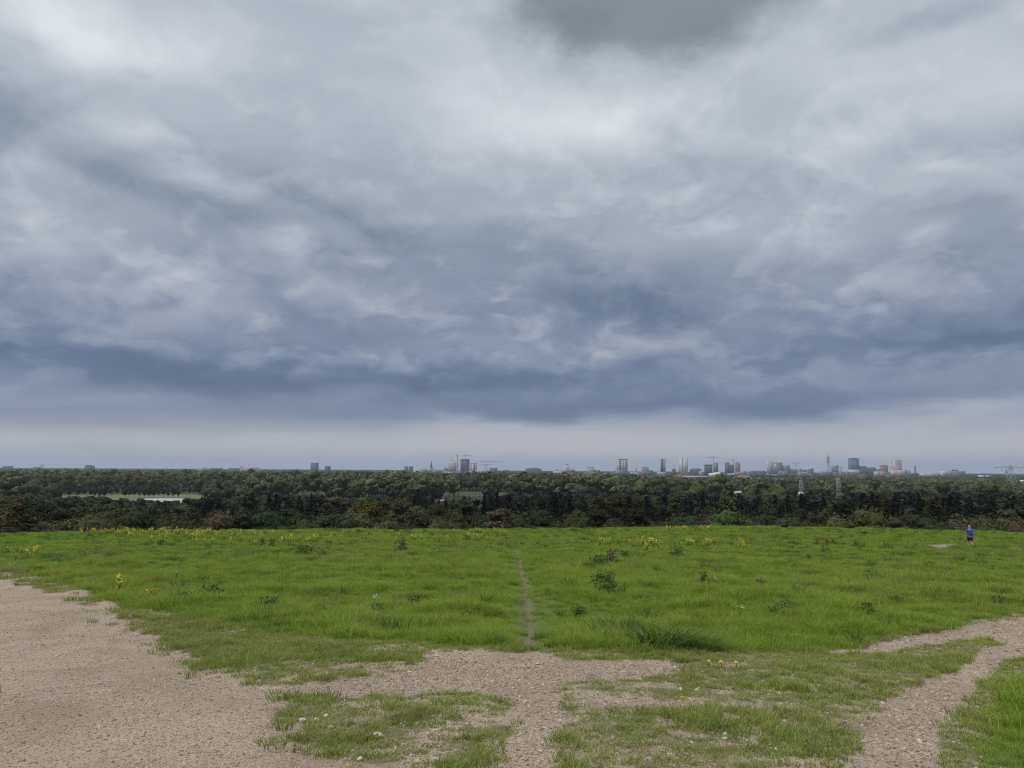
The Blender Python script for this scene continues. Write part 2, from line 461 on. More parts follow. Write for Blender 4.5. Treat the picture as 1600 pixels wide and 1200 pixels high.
def make_ground_mat():
    m, b, out = new_mat('ground')
    geo = b.n('ShaderNodeNewGeometry'); pos = geo.outputs['Position']
    g = attr(b, 'gravel'); soil = attr(b, 'soil'); far = attr(b, 'far')
    # gravel: many small stones of different tints
    vor = b.n('ShaderNodeTexVoronoi'); vor.feature = 'F1'; b.put(vor.inputs['Vector'], pos); vor.inputs['Scale'].default_value = 58.0
    vsep = b.n('ShaderNodeSeparateColor'); b.put(vsep.inputs[0], vor.outputs['Color'])
    stone = b.ramp(vsep.outputs[0], [(0, (0.173, 0.129, 0.094)), (.25, (0.276, 0.220, 0.166)), (.5, (0.335, 0.274, 0.213)), (.7, (0.385, 0.321, 0.254)), (.85, (0.293, 0.268, 0.238)), (.96, (0.465, 0.423, 0.363)), (1, (0.369, 0.236, 0.166))], 'CONSTANT')
    vor2 = b.n('ShaderNodeTexVoronoi'); b.put(vor2.inputs['Vector'], pos); vor2.inputs['Scale'].default_value = 110.0
    v2 = b.n('ShaderNodeSeparateColor'); b.put(v2.inputs[0], vor2.outputs['Color'])
    fine = b.ramp(v2.outputs[1], [(0, (0.217, 0.166, 0.123)), (.5, (0.309, 0.248, 0.192)), (1, (0.379, 0.316, 0.254))])
    stone = b.mix(b.m('GREATER_THAN', vsep.outputs[1], .45), stone, fine)
    big = b.noise(pos, .9, 4, .55)
    stone = b.mix(b.mapr(big, .38, .66, 0, .75), stone, (0.217, 0.166, 0.123))
    rut = b.noise(b.v('MULTIPLY', pos, (.55, .16, .2)), 1.6, 4, .55)
    stone = b.mix(b.mapr(rut, .50, .70, 0, .6), stone, (0.351, 0.295, 0.234))
    damp = b.noise(pos, 3.2, 5, .62)
    stone = b.mix(b.mapr(damp, .60, .72, 0, .5), stone, (.17, .135, .10))
    moss = b.noise(pos, 5.0, 4, .6)
    stone = b.mix(b.mapr(moss, .64, .74, 0, .55), stone, (.17, .17, .07))
    # grass sward / soil
    n1 = b.noise(pos, 1.1, 5, .6); n2 = b.noise(pos, 14.0, 4, .6)
    grass = b.mix(n1, (.06, .11, .014), (.10, .16, .022))
    grass = b.mix(b.mapr(n2, .4, .7, 0, .5), grass, (.07, .075, .025))
    earth = b.mix(n2, (.10, .085, .045), (.19, .155, .105))
    base = b.mix(soil, grass, earth)
    nj = b.noise(pos, 26.0, 3, .6)
    gg = b.mapr(b.m('MULTIPLY_ADD', b.m('SUBTRACT', nj, .5), .9, g), .35, .65, 0, 1, True)
    near = b.mix(gg, base, stone)
    nf = b.noise(pos, .006, 6, .6)
    plain = b.mix(nf, (.030, .045, .018), (.06, .075, .03))
    col = b.mix(far, near, plain)
    p = b.n('ShaderNodeBsdfPrincipled'); b.put(p.inputs['Base Color'], col); p.inputs['Roughness'].default_value = .9
    p.inputs['Specular IOR Level'].default_value = .15
    bump = b.n('ShaderNodeBump'); bump.inputs['Strength'].default_value = .7; bump.inputs['Distance'].default_value = .007
    h = b.m('MULTIPLY', b.m('SUBTRACT', 1.0, vor.outputs['Distance']), g)
    b.put(bump.inputs['Height'], b.m('ADD', h, b.m('MULTIPLY', n2, .5)))
    m.node_tree.links.new(bump.outputs[0], p.inputs['Normal'])
    m.node_tree.links.new(p.outputs[0], out.inputs[0])
    return m

def make_leaf_mat(name, c0, c1, trans=.3, patch=0.0, patch_scale=.15, patch_col=(.1, .1, .02), use_obj=False, tip=None, spec=.25, dark=None):
    """foliage: tint per leaf ('v'), per object, and by place"""
    m, b, out = new_mat(name)
    v = attr(b, 'v'); oi = b.n('ShaderNodeObjectInfo')
    col = b.mix(v, c0, c1)
    if use_obj: col = b.mix(1.0, col, oi.outputs['Color'], 'MULTIPLY')
    k = b.mapr(oi.outputs['Random'], 0, 1, .72, 1.28)
    col = b.v('SCALE', col, scale=k)
    if patch:
        geo = b.n('ShaderNodeNewGeometry')
        f = b.noise(geo.outputs['Position'], patch_scale, 5, .6)
        col = b.mix(b.mapr(f, .40, .64, 0, patch), col, patch_col)
    if dark:
        f2 = b.noise(geo.outputs['Position'], .85, 5, .65)
        col = b.mix(b.mapr(f2, .52, .66, 0, .85), col, dark)
        f3 = b.noise(geo.outputs['Position'], 2.6, 4, .6)
        col = b.mix(b.mapr(f3, .60, .74, 0, .7), col, (.30, .27, .10))
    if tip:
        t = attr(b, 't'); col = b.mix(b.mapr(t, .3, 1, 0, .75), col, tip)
    p = b.n('ShaderNodeBsdfPrincipled'); b.put(p.inputs['Base Color'], col); p.inputs['Roughness'].default_value = .6
    p.inputs['Specular IOR Level'].default_value = spec
    tr = b.n('ShaderNodeBsdfTranslucent'); b.put(tr.inputs[0], col)
    mx = b.n('ShaderNodeMixShader'); mx.inputs[0].default_value = trans
    m.node_tree.links.new(p.outputs[0], mx.inputs[1]); m.node_tree.links.new(tr.outputs[0], mx.inputs[2])
    m.node_tree.links.new(mx.outputs[0], out.inputs[0])
    return m

M_ground = make_ground_mat()
M_bark = simple('bark', (.085, .07, .055), .9, .35, 4.0)
M_birch = simple('pale_bark', (.30, .27, .23), .8, .4, 3.0)
M_leaf = make_leaf_mat('tree_leaves', (.58, .58, .58), (1.35, 1.35, 1.22), .22, use_obj=True, spec=.1)
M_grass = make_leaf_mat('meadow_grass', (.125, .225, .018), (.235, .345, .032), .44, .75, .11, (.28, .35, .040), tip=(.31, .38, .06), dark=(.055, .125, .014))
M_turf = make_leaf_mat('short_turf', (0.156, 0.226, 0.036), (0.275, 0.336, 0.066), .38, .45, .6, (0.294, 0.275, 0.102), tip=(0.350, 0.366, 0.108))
M_dry = make_leaf_mat('dry_stalks', (.20, .16, .07), (.33, .28, .13), .25)
M_tuss = make_leaf_mat('tussock_blades', (.055, .125, .016), (.15, .23, .035), .3)
M_weed = make_leaf_mat('weed_leaves', (.06, .12, .02), (.12, .20, .036), .3)
M_brown = make_leaf_mat('brown_stems', (.07, .05, .025), (.12, .085, .04), .15)
M_yellow = make_leaf_mat('yellow_petals', (.60, .50, .05), (.78, .70, .16), .25, spec=.2)
M_orange = make_leaf_mat('orange_petals', (.65, .26, .02), (.75, .36, .05), .25, spec=.2)
M_white = make_leaf_mat('white_petals', (.55, .55, .5), (.7, .7, .66), .25, spec=.2)

# ------------------------------------------------------------------ ground sheet, split by what covers it
azs = np.concatenate([np.arange(-180, -50, 5.0), np.arange(-50, 50.01, .28), np.arange(55, 180, 5.0)])
rs = [0.4]
while rs[-1] < 128: rs.append(rs[-1] * 1.0095 + (.02 if rs[-1] < 3 else 0))
while rs[-1] < 16000: rs.append(rs[-1] * 1.045)
rs = np.array(rs)
NA, NR = len(azs), len(rs)
A, RR = np.meshgrid(np.radians(azs), rs)
gx = (RR * np.sin(A)).ravel(); gy = (RR * np.cos(A)).ravel(); gzv = gz(gx, gy)
near_sel = RR.ravel() < 135
MK = {k: np.zeros(len(gx)) for k in ('road', 'cross', 'track', 'trail', 'sand', 'worn', 'trailw', 'patch')}
mk = masks(gx[near_sel], gy[near_sel])
for k in mk: MK[k][near_sel] = mk[k]
bed = np.maximum.reduce([MK['road'], MK['cross'], MK['track'], MK['sand']])
gravel = np.maximum(np.maximum(bed, MK['patch'] * .9), MK['worn'] * (.36 + .5 * sstep(.40, .60, fbm(gx, gy, 2.2, 4, 14.))))
soil = np.clip(np.maximum(MK['trail'] * 1.0, np.maximum(MK['worn'] * .78, .16 * MK['trailw'])), 0, 1)
gzv = gzv - .03 * bed - .06 * MK['trail']
V = np.concatenate([[[0, 0, gz(0., 0.)]], np.stack([gx, gy, gzv], 1)])
i0 = np.arange(NR - 1)[:, None] * NA + 1; k0 = np.arange(NA)[None, :]; k1 = (k0 + 1) % NA
Q = np.stack([i0 + k0, i0 + k1, i0 + NA + k1, i0 + NA + k0], -1)[:, :, ::-1].reshape(-1, 4)
fan = np.stack([np.zeros(NA, int), 1 + (np.arange(NA) + 1) % NA, 1 + np.arange(NA)], 1)
far = np.concatenate([[0], sstep(118, 150, RR.ravel())])
a_g = np.concatenate([[1], gravel]); a_s = np.concatenate([[0], soil])
fr = np.repeat(rs[:-1], NA)
qv = lambda k: np.concatenate([[0], MK[k]])[Q].mean(1)
qr, qc, qt, ql, qs = (qv(k) for k in ('road', 'cross', 'track', 'trail', 'sand'))
lab = np.zeros(len(Q), int)
lab[fr > 128] = 6
lab[qr > .5] = 1; lab[(qc > .5) & (qr <= .5)] = 2; lab[qt > .5] = 3; lab[(ql > .5) & (lab == 0)] = 4; lab[(qs > .5)] = 5
NAMES = {0: 'meadow_ground', 1: 'gravel_road', 2: 'gravel_path', 3: 'gravel_track', 4: 'trodden_trail', 5: 'sandy_path', 6: 'plain'}
for k, nm in NAMES.items():
    Fk = Q[lab == k]; parts = [Fk]
    if k == 1: parts.append(fan)
    used = np.unique(np.concatenate([p.ravel() for p in parts])); remap = np.zeros(len(V), int); remap[used] = np.arange(len(used))
    me = mesh_np(nm, V[used], [remap[p] for p in parts], M_ground,
                 {'gravel': ('POINT', a_g[used]), 'soil': ('POINT', a_s[used]), 'far': ('POINT', far[used])}, smooth=True)
    tag(link(nm, me), kind='structure')

# ------------------------------------------------------------------ scatter with geometry nodes (uncountable stuff only)
def gn_scatter(name, pts, rot, scl, idx, protos, label, cat):
    """protos: list of meshes; pts (n,3)"""
    pc = bpy.data.collections.new(name + '_source')
    for i, me in enumerate(protos):
        o = bpy.data.objects.new('%s_%02d' % (name, i), me); pc.objects.link(o)
    me = bpy.data.meshes.new(name)
    me.vertices.add(len(pts)); me.vertices.foreach_set('co', np.asarray(pts, np.float32).ravel())
    a = me.attributes.new('rot', 'FLOAT_VECTOR', 'POINT'); a.data.foreach_set('vector', np.asarray(rot, np.float32).ravel())
    a = me.attributes.new('scl', 'FLOAT_VECTOR', 'POINT'); a.data.foreach_set('vector', np.asarray(scl, np.float32).ravel())
    a = me.attributes.new('idx', 'INT', 'POINT'); a.data.foreach_set('value', np.asarray(idx, np.int32))
    me.update()
    ob = link(name, me)
    ng = bpy.data.node_groups.new(name, 'GeometryNodeTree')
    ng.interface.new_socket('Geometry', in_out='INPUT', socket_type='NodeSocketGeometry')
    ng.interface.new_socket('Geometry', in_out='OUTPUT', socket_type='NodeSocketGeometry')
    N = ng.nodes; L = ng.links
    gi = N.new('NodeGroupInput'); go = N.new('NodeGroupOutput'); ip = N.new('GeometryNodeInstanceOnPoints')
    ci = N.new('GeometryNodeCollectionInfo'); ci.inputs['Collection'].default_value = pc
    ci.inputs['Separate Children'].default_value = True; ci.inputs['Reset Children'].default_value = True
    def na(nm, t):
        q = N.new('GeometryNodeInputNamedAttribute'); q.data_type = t; q.inputs['Name'].default_value = nm; return q.outputs[0]
    L.new(gi.outputs[0], ip.inputs['Points']); L.new(ci.outputs[0], ip.inputs['Instance'])
    ip.inputs['Pick Instance'].default_value = True
    L.new(na('idx', 'INT'), ip.inputs['Instance Index']); L.new(na('rot', 'FLOAT_VECTOR'), ip.inputs['Rotation']); L.new(na('scl', 'FLOAT_VECTOR'), ip.inputs['Scale'])
    L.new(ip.outputs[0], go.inputs[0])
    md = ob.modifiers.new('scatter', 'NODES'); md.node_group = ng
    tag(ob, label, cat, kind='stuff')
    return ob

def blades_mesh(name, n, rad, hmin, hmax, wid, bend, mat, seed, seg=3, spread=1.0, flat=False):
    rg = np.random.default_rng(seed)
    V = []; Q = []; T = []; vv = []; tt = []
    for _ in range(n):
        a = rg.uniform(0, 2 * math.pi); rr = rad * math.sqrt(rg.random())
        bx, by = rr * math.cos(a), rr * math.sin(a)
        h = rg.uniform(hmin, hmax); w = wid * rg.uniform(.6, 1.3)
        la = a + rg.normal(0, 1.0) * spread; bd = bend * rg.uniform(.3, 1.3)
        ca, sa = math.cos(la), math.sin(la); f = rg.uniform(0, math.pi); px_, py_ = math.cos(f), math.sin(f)
        b0 = len(V); tone = rg.random()
        for k in range(seg + 1):
            t = k / seg; ho = h * bd * t * t; z = h * (t - .38 * bd * t ** 3)
            ww = w * (1 - t) ** .6
            if k < seg:
                V.append((bx + ca * ho - px_ * ww, by + sa * ho - py_ * ww, z)); V.append((bx + ca * ho + px_ * ww, by + sa * ho + py_ * ww, z)); tt += [t, t]; vv += [tone, tone]
            else:
                V.append((bx + ca * ho, by + sa * ho, z)); tt.append(1.); vv.append(tone)
        for k in range(seg - 1): Q.append((b0 + 2 * k, b0 + 2 * k + 1, b0 + 2 * k + 3, b0 + 2 * k + 2))
        T.append((b0 + 2 * seg - 2, b0 + 2 * seg - 1, b0 + 2 * seg))
    return mesh_np(name, V, [np.array(Q), np.array(T)], mat, {'v': ('POINT', vv), 't': ('POINT', tt)}, smooth=True)

def polar_pts(r0, r1, dens, azlim=48):
    ar = R(azlim) * (r1 * r1 - r0 * r0); n = int(ar * dens)
    r = np.sqrt(RNG.uniform(r0 * r0, r1 * r1, n)); a = R(1) * RNG.uniform(-azlim, azlim, n)
    return r * np.sin(a), r * np.cos(a), r

# tall meadow grass
tall = [blades_mesh('blades', 46, .16, .12, .30, .0050, .75, M_grass, 100 + i) for i in range(5)]
tall += [blades_mesh('blades', 40, .15, .20, .42, .0055, .9, M_grass, 120 + i) for i in range(3)]
tall += [blades_mesh('blades', 70, .30, .16, .34, .011, .8, M_grass, 130 + i, seg=2) for i in range(4)]
X, Y, I, S = [], [], [], []
for (r0, r1, dn, fx, fi) in ((3.5, 8.2, 130, .42, 0), (8.2, 16, 75, 1.0, 0), (16, 26, 42, 1.1, 0), (26, 45, 20, 1.3, 0), (26, 45, 3, .85, 8), (45, 75, 6.0, 1.0, 8), (75, 128, 3.4, 1.25, 8)):
    x, y, r = polar_pts(r0, r1, dn)
    k = masks(x, y)
    keep = (k['worn'] < .5 + RNG.uniform(-.2, .2, len(x))) & (RNG.random(len(x)) > k['trail'] * 1.2) & (k['sand'] < .1)
    n = np.clip((.6 * fbm(x, y, .8, 3, 60.) + .4 * fbm(x, y, 2.3, 2, 71.) - .28) / .44, 0, 1)
    keep &= RNG.random(len(x)) < .7 + .5 * n
    sc = fx * (.30 + .85 * n ** 1.8 + .25 * RNG.random(len(x))) * (1 - .58 * k['trailw'])
    edge = np.exp(-((r - 12) / 4.0) ** 2) * sstep(-.1, -.35, np.arctan2(x, y)) ; sc = sc * (1 + .6 * edge * n)
    idx = RNG.integers(0, 8, len(x)) if fi == 0 else RNG.integers(8, 12, len(x))
    X.append(x[keep]); Y.append(y[keep]); I.append(idx[keep]); S.append(sc[keep])
X = np.concatenate(X); Y = np.concatenate(Y); I = np.concatenate(I); S = np.concatenate(S)
pts = np.stack([X, Y, gz(X, Y) - .015], 1)
rot = np.stack([RNG.normal(0, .10, len(X)), RNG.normal(0, .10, len(X)), RNG.uniform(0, 6.28, len(X))], 1)
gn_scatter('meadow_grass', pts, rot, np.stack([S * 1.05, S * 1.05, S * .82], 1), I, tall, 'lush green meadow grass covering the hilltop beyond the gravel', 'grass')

tuft = [blades_mesh('tuft', 34, .13, .16, .36, .008, .7, M_weed, 170 + i, seg=3) for i in range(4)]
x, y, r = polar_pts(9.5, 110, 1.5); k = masks(x, y); nn = fbm(x, y, .35, 3, 83.) * .5 + fbm(x, y, 1.1, 2, 12.) * .5
keep = (k['worn'] < .4) & (k['trailw'] < .5) & (RNG.random(len(x)) < sstep(.46, .66, nn) * np.clip(.35 + 10 / r, 0, 1))
x, y, r = x[keep], y[keep], r[keep]; sc = RNG.uniform(.5, 1.15, len(x)) * (1 + r / 120)
gn_scatter('meadow_tufts', np.stack([x, y, gz(x, y) - .01], 1), np.stack([RNG.normal(0, .12, len(x)), RNG.normal(0, .12, len(x)), RNG.uniform(0, 6.28, len(x))], 1), np.stack([sc, sc, sc], 1), RNG.integers(0, 4, len(x)), tuft, 'small darker green tufts dotted through the meadow grass', 'grass')
dry = [blades_mesh('stalks', 7, .10, .25, .55, .0028, .35, M_dry, 150 + i, seg=3) for i in range(4)]
x, y, r = polar_pts(9, 70, 2.6); k = masks(x, y); nn = fbm(x, y, .25, 3, 33.)
keep = (k['worn'] < .4) & (k['trailw'] < .3) & (RNG.random(len(x)) < sstep(.42, .66, nn) * np.clip(18 / r + .25, 0, 1))
x, y, r = x[keep], y[keep], r[keep]; sc = RNG.uniform(.6, 1.2, len(x)) * (1 + r / 90)
gn_scatter('dry_stalks', np.stack([x, y, gz(x, y) - .01], 1), np.stack([RNG.normal(0, .15, len(x)), RNG.normal(0, .15, len(x)), RNG.uniform(0, 6.28, len(x))], 1), np.stack([sc, sc, sc], 1), RNG.integers(0, 4, len(x)), dry, 'dry straw coloured seed stalks thinly spread through the meadow', 'grass')

# short turf on the trodden ground
turf = [blades_mesh('turf', 42, .075, .018, .06, .0032, .9, M_turf, 200 + i, seg=2) for i in range(4)]
turf += [blades_mesh('turf', 36, .07, .05, .12, .0036, .8, M_turf, 210 + i, seg=2) for i in range(2)]
x, y, r = polar_pts(3.2, 17, 165)
x2, y2, r2 = polar_pts(17, 45, 14); x = np.concatenate([x, x2]); y = np.concatenate([y, y2]); r = np.concatenate([r, r2])
k = masks(x, y)
b_ = np.maximum.reduce([k['road'], k['cross'], k['track']])
n = fbm(x, y, 1.3, 4, 90.); n2 = fbm(x, y, 4.0, 3, 19.)
dens = (1 - sstep(.05, .8, b_)) * (1 - .85 * k['patch']) * sstep(.25, .60, .5 * n + .5 * n2 + .08 + .12 * sstep(10, 14, r)) * .9
dens = np.maximum(dens, .9 * (k['road'] > .4) * sstep(.70, .76, .5 * n + .5 * n2))
keep = (k['worn'] > .35) & (RNG.random(len(x)) < dens)
x, y, n, r = x[keep], y[keep], n[keep], r[keep]
sc = .5 + .7 * n * RNG.uniform(.6, 1.2, len(x)) + .02 * r + .05 * np.clip(r - 17, 0, 30)
I = np.where(RNG.random(len(x)) < sstep(.45, .7, n) * .5, RNG.integers(4, 6, len(x)), RNG.integers(0, 4, len(x)))
rot = np.stack([RNG.normal(0, .08, len(x)), RNG.normal(0, .08, len(x)), RNG.uniform(0, 6.28, len(x))], 1)
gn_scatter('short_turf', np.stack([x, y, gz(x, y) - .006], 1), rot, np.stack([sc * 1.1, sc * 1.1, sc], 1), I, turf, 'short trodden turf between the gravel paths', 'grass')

# loose gravel
def stone_mesh(name, seed, mat, sub=1, flat=.6):
    rg = np.random.default_rng(seed); bm = bmesh.new(); bmesh.ops.create_icosphere(bm, subdivisions=sub, radius=1.0)
    ph = rg.uniform(0, 6, 9); sx, sy = rg.uniform(.75, 1.25), rg.uniform(.6, 1.0)
    for v in bm.verts:
        c = v.co; f = 1 + .16 * math.sin(2.1 * c.x + ph[0] + 1.3 * c.y) + .14 * math.sin(2.7 * c.y + ph[1] - c.z) + .10 * math.sin(3.9 * c.z + ph[2] + 2 * c.x) + rg.uniform(-.07, .07)
        v.co = Vector((c.x * f * sx, c.y * f * sy, c.z * f * flat))
    me = bpy.data.meshes.new(name); bm.to_mesh(me); bm.free(); me.materials.append(mat)
    return me
def make_pebble_mat():
    m, b, out = new_mat('pebbles'); oi = b.n('ShaderNodeObjectInfo')
    c = b.ramp(oi.outputs['Random'], [(0, (0.192, 0.142, 0.102)), (.15, (0.287, 0.227, 0.168)), (.35, (0.335, 0.274, 0.214)), (.5, (0.276, 0.253, 0.219)), (.62, (0.367, 0.300, 0.229)), (.74, (0.309, 0.205, 0.153)), (.84, (0.415, 0.374, 0.306)), (.97, (0.532, 0.506, 0.449)), (1, (0.106, 0.085, 0.061))], 'CONSTANT')
    geo = b.n('ShaderNodeNewGeometry'); f = b.noise(geo.outputs['Position'], 60, 4, .6)
    c = b.mix(b.mapr(f, .35, .7, 0, .35), c, (.24, .19, .155))
    p = b.n('ShaderNodeBsdfPrincipled'); b.put(p.inputs['Base Color'], c); p.inputs['Roughness'].default_value = .8; p.inputs['Specular IOR Level'].default_value = .25
    m.node_tree.links.new(p.outputs[0], out.inputs[0]); return m
M_peb = make_pebble_mat()
peb = [stone_mesh('pebble', 300 + i, M_peb) for i in range(8)]
PX, PY, PS = [], [], []
for (r0, r1, dn) in ((3.0, 6.5, 1900), (6.5, 10, 950), (10, 20, 260), (20, 40, 30)):
    x, y, r = polar_pts(r0, r1, dn, 44)
    k = masks(x, y); b_ = np.maximum.reduce([k['road'], k['cross'], k['track']])
    d = np.maximum(b_, .9 * k['patch']); d = np.maximum(d, k['worn'] * (.14 + .25 * sstep(.45, .6, fbm(x, y, 2.2, 4, 14.))))
    d *= .55 + .9 * (fbm(x, y, 1.1, 3, 5.) - .2)
    keep = RNG.random(len(x)) < d
    s = .0065 + .0042 * np.abs(RNG.normal(0, 1, len(x))) + .003 * (r > 6.5) + .003 * (r > 10) + .006 * (r > 20)
    s = s * (1 - .38 * k['road']) * np.where(RNG.random(len(x)) < .04, 1.9, 1.0)
    PX.append(x[keep]); PY.append(y[keep]); PS.append(s[keep])
x = np.concatenate(PX); y = np.concatenate(PY); s = np.concatenate(PS)
k = masks(x, y); sink = .03 * np.maximum.reduce([k['road'], k['cross'], k['track'], k['sand']])
gn_scatter('gravel', np.stack([x, y, gz(x, y) - sink + s * .15], 1), np.stack([RNG.normal(0, .3, len(x)), RNG.normal(0, .3, len(x)), RNG.uniform(0, 6.28, len(x))], 1),
           np.stack([s, s, s], 1), RNG.integers(0, 8, len(x)), peb, 'loose pinkish beige gravel strewn over the paths', 'gravel')

# ------------------------------------------------------------------ single pale stones
M_stone = simple('pale_stone', (.47, .42, .36), .85, .3, 30.0)
for i, (px, py, w, lb) in enumerate([
        (590, 1152, 16, 'largest pale rounded stone lying on the grass between the gravel paths'),
        (472, 1127, 12, 'flat pale stone at the grassy edge of the wide gravel road'),
        (509, 1120, 9, 'pale stone in short grass, close beside a smaller white one'),
        (517, 1137, 8, 'small bright white stone in the grass near the gravel road'),
        (1064, 1079, 9, 'pale stone in turf just below the dandelions'),
        (562, 1187, 9, 'small low stone half sunk in the turf by the road'),
        (681, 1190, 14, 'flat pale stone in turf beside the narrow middle path'),
        (1134, 1156, 8, 'small white stone on bare gravel between the two narrow paths')]):
    p = ground_px(px, py)[0]; dist = math.hypot(p[0], p[1]); rad = w / F_PX * dist / 2
    o = link('stone', stone_mesh('stone', 400 + i, M_stone, 3, .62)); o.location = (p[0], p[1], p[2] + rad * .25); o.scale = (rad,) * 3; o.rotation_euler = (0, 0, i * 1.3)
    tag(o, lb, 'stone')

# ------------------------------------------------------------------ tussocks, weeds and flowers in the meadow
def plant_at(name, px, py): 
    p = ground_px(px, py)[0]; return empty(name, p), math.hypot(p[0], p[1])
for i, (px, py, sc, lb) in enumerate([(1040, 1011, .80, 'big arching tussock of long dark green grass above the short gravel spur'),
                                      (1100, 1014, .52, 'smaller low tussock of long grass leaning beside the big arching one')]):
    o, d = plant_at('grass_tussock', px, py); o.scale = (sc * 1.35, sc, sc * .74); o.rotation_euler = (0, .07, .3 + i)
    mm = blades_mesh('blades', 330, .42, .45, .75, .008, 1.15, M_tuss, 500 + i, seg=5, spread=.95)
    link('blades', mm, o); mm2 = blades_mesh('dry_blades', 110, .30, .4, .7, .005, 1.1, M_brown, 520 + i, seg=5, spread=.5); link('dry_blades', mm2, o)
    tag(o, lb, 'tussock', 'tussocks of long grass')

def leaf_quads(C, Nn, size, rg, jitter=.7, asp=1.0):
    """bent leaf cards at points C with mean normals Nn"""
    n = len(C); nr = Nn + rg.normal(0, jitter, (n, 3)); nr /= np.linalg.norm(nr, axis=1, keepdims=True) + 1e-9
    t = np.cross(nr, rg.normal(0, 1, (n, 3))); t /= np.linalg.norm(t, axis=1, keepdims=True) + 1e-9
    b = np.cross(nr, t); s = (size * rg.uniform(.6, 1.35, n))[:, None]
    V = np.stack([C - t * s * .5, C - b * s * .32 * asp + nr * s * .08, C + t * s * .5 - nr * s * .10, C + b * s * .32 * asp + nr * s * .08], 1).reshape(-1, 3)
    F = np.arange(4 * n).reshape(-1, 4); v = np.repeat(rg.random(n), 4)
    return V, F, v

def weed_mesh(seed, h, w, n, size, mat, name='leaves', up=.4):
    rg = np.random.default_rng(seed)
    C = np.stack([rg.normal(0, w * .4, n), rg.normal(0, w * .4, n), h * rg.beta(1.3, 1.4, n)], 1)
    Nn = np.stack([C[:, 0], C[:, 1], np.full(n, up * w)], 1); Nn /= np.linalg.norm(Nn, axis=1, keepdims=True) + 1e-9
    Vq, F, v = leaf_quads(C, Nn, size, rg, .5, .8)
    return mesh_np(name, Vq, F, mat, {'v': ('POINT', v)})
def stems_mesh(seed, h, w, n, rad, mat, name='stem'):
    rg = np.random.default_rng(seed); mb = MB(); tips = []
    for _ in range(n):
        a = rg.uniform(0, 6.28); q = rg.uniform(.2, 1) * w; hh = h * rg.uniform(.7, 1.0)
        tip = (q * math.cos(a), q * math.sin(a), hh); tips.append(tip)
        mb.tube([(tip[0] * .1, tip[1] * .1, -.03), (tip[0] * .4, tip[1] * .4, hh * .55), tip], [rad, rad * .8, rad * .4], 4)
    me = mb.mesh(name, mat); a = me.attributes.new('v', 'FLOAT', 'POINT'); return me, tips
WEEDS = [(475, 869, .75, 'd'), (503, 871, .5, 'd'), (628, 862, .9, 'b'), (620, 832, .8, 'b'), (636, 833, .7, 'd'), (935, 884, .6, 'd'), (955, 882, .7, 'b'), (975, 874, .6, 'd'),
         (1057, 869, .7, 'd'), (938, 918, .45, 'd'), (952, 916, .4, 'b'), (948, 929, .4, 'd'), (1100, 914, .4, 'b'), (1190, 927, .4, 'b'), (1277, 851, .55, 'r'), (1292, 851, .5, 'r'),
         (1302, 850, .5, 'r'), (1337, 853, .45, 'r'), (1264, 877, .4, 'b'), (410, 852, .6, 'b'), (425, 855, .6, 'b'), (730, 845, .6, 'd'), (560, 833, .6, 'd'), (250, 852, .5, 'd'), (170, 872, .5, 'd'),
         (1225, 958, .30, 'd'), (1355, 960, .28, 'd'), (905, 964, .25, 'd'), (730, 975, .28, 'd'), (650, 948, .32, 'd'), (590, 962, .3, 'd'), (420, 955, .35, 'd'), (330, 935, .4, 'd'), (285, 945, .35, 'd'),
         (1560, 945, .3, 'd'), (1400, 945, .3, 'd'), (1210, 963, .25, 'd')]
WL = {'d': ('broad_leaved_weed', 'clump of dark green broad leaves standing out of the paler meadow grass', 'dark weed clumps in the meadow'),
      'b': ('dry_dock_plant', 'tall brown seeded dock stems standing above the green meadow grass', 'brown dock plants in the meadow'),
      'r': ('rusty_dock_plant', 'low rusty red dock plant in the open meadow grass', 'rusty dock plants in the meadow')}
M_rust = make_leaf_mat('rusty_leaves', (.13, .06, .02), (.20, .11, .03), .2)
for i, (px, py, h, kd) in enumerate(WEEDS):
    o, d = plant_at(WL[kd][0], px, py); tag(o, WL[kd][1], 'weed', WL[kd][2])
    if kd == 'd':
        link('leaves', weed_mesh(600 + i, h * .8, h * .75, 220, .09 * h / .4, M_weed), o)
        st, _ = stems_mesh(640 + i, h * .8, h * .3, 6, .008, M_weed); link('stem', st, o)
    else:
        mt = M_brown if kd == 'b' else M_rust
        st, tips = stems_mesh(640 + i, h, h * .35, 9, .009, mt); link('stem', st, o)
        link('seed_heads', weed_mesh(680 + i, h, h * .45, 130, .07 * h / .4, mt), o)['kind'] = 'stuff'
        link('leaves', weed_mesh(720 + i, h * .35, h * .6, 50, .12 * h / .4, M_weed), o)

def flower_heads(tips, seed, size, mat, per=7, drop=.18, name='blossom'):
    rg = np.random.default_rng(seed); C = []
    for t in tips:
        for k in range(per): C.append((t[0] + rg.normal(0, size * .5), t[1] + rg.normal(0, size * .5), t[2] - drop * rg.random() ** 1.5))
    C = np.array(C); Nn = np.tile([0, -.5, .8], (len(C), 1)); Vq, F, v = leaf_quads(C, Nn, size, rg, .8, 1.4)
    return mesh_np(name, Vq, F, mat, {'v': ('POINT', v)})
fl_protos = []
for i in range(6):
    st, tips = stems_mesh(800 + i, .72, .20, 5 + i % 3, .007, M_weed); bl = flower_heads(tips, 820 + i, .062, M_yellow, 7, .34); lv = weed_mesh(840 + i, .40, .26, 45, .10, M_grass)
    fl_protos.append((st, bl, lv))
def flower(px, py, sc, i, label, group, name='yellow_flower_plant'):
    o, d = plant_at(name, px, py); o.scale = (sc,) * 3; o.rotation_euler[2] = i * 2.4
    st, bl, lv = fl_protos[i % 6]; link('stem', st, o); link('blossom', bl, o); link('leaves', lv, o)
    return tag(o, label, 'flower', group)
fr_ = random.Random(5)
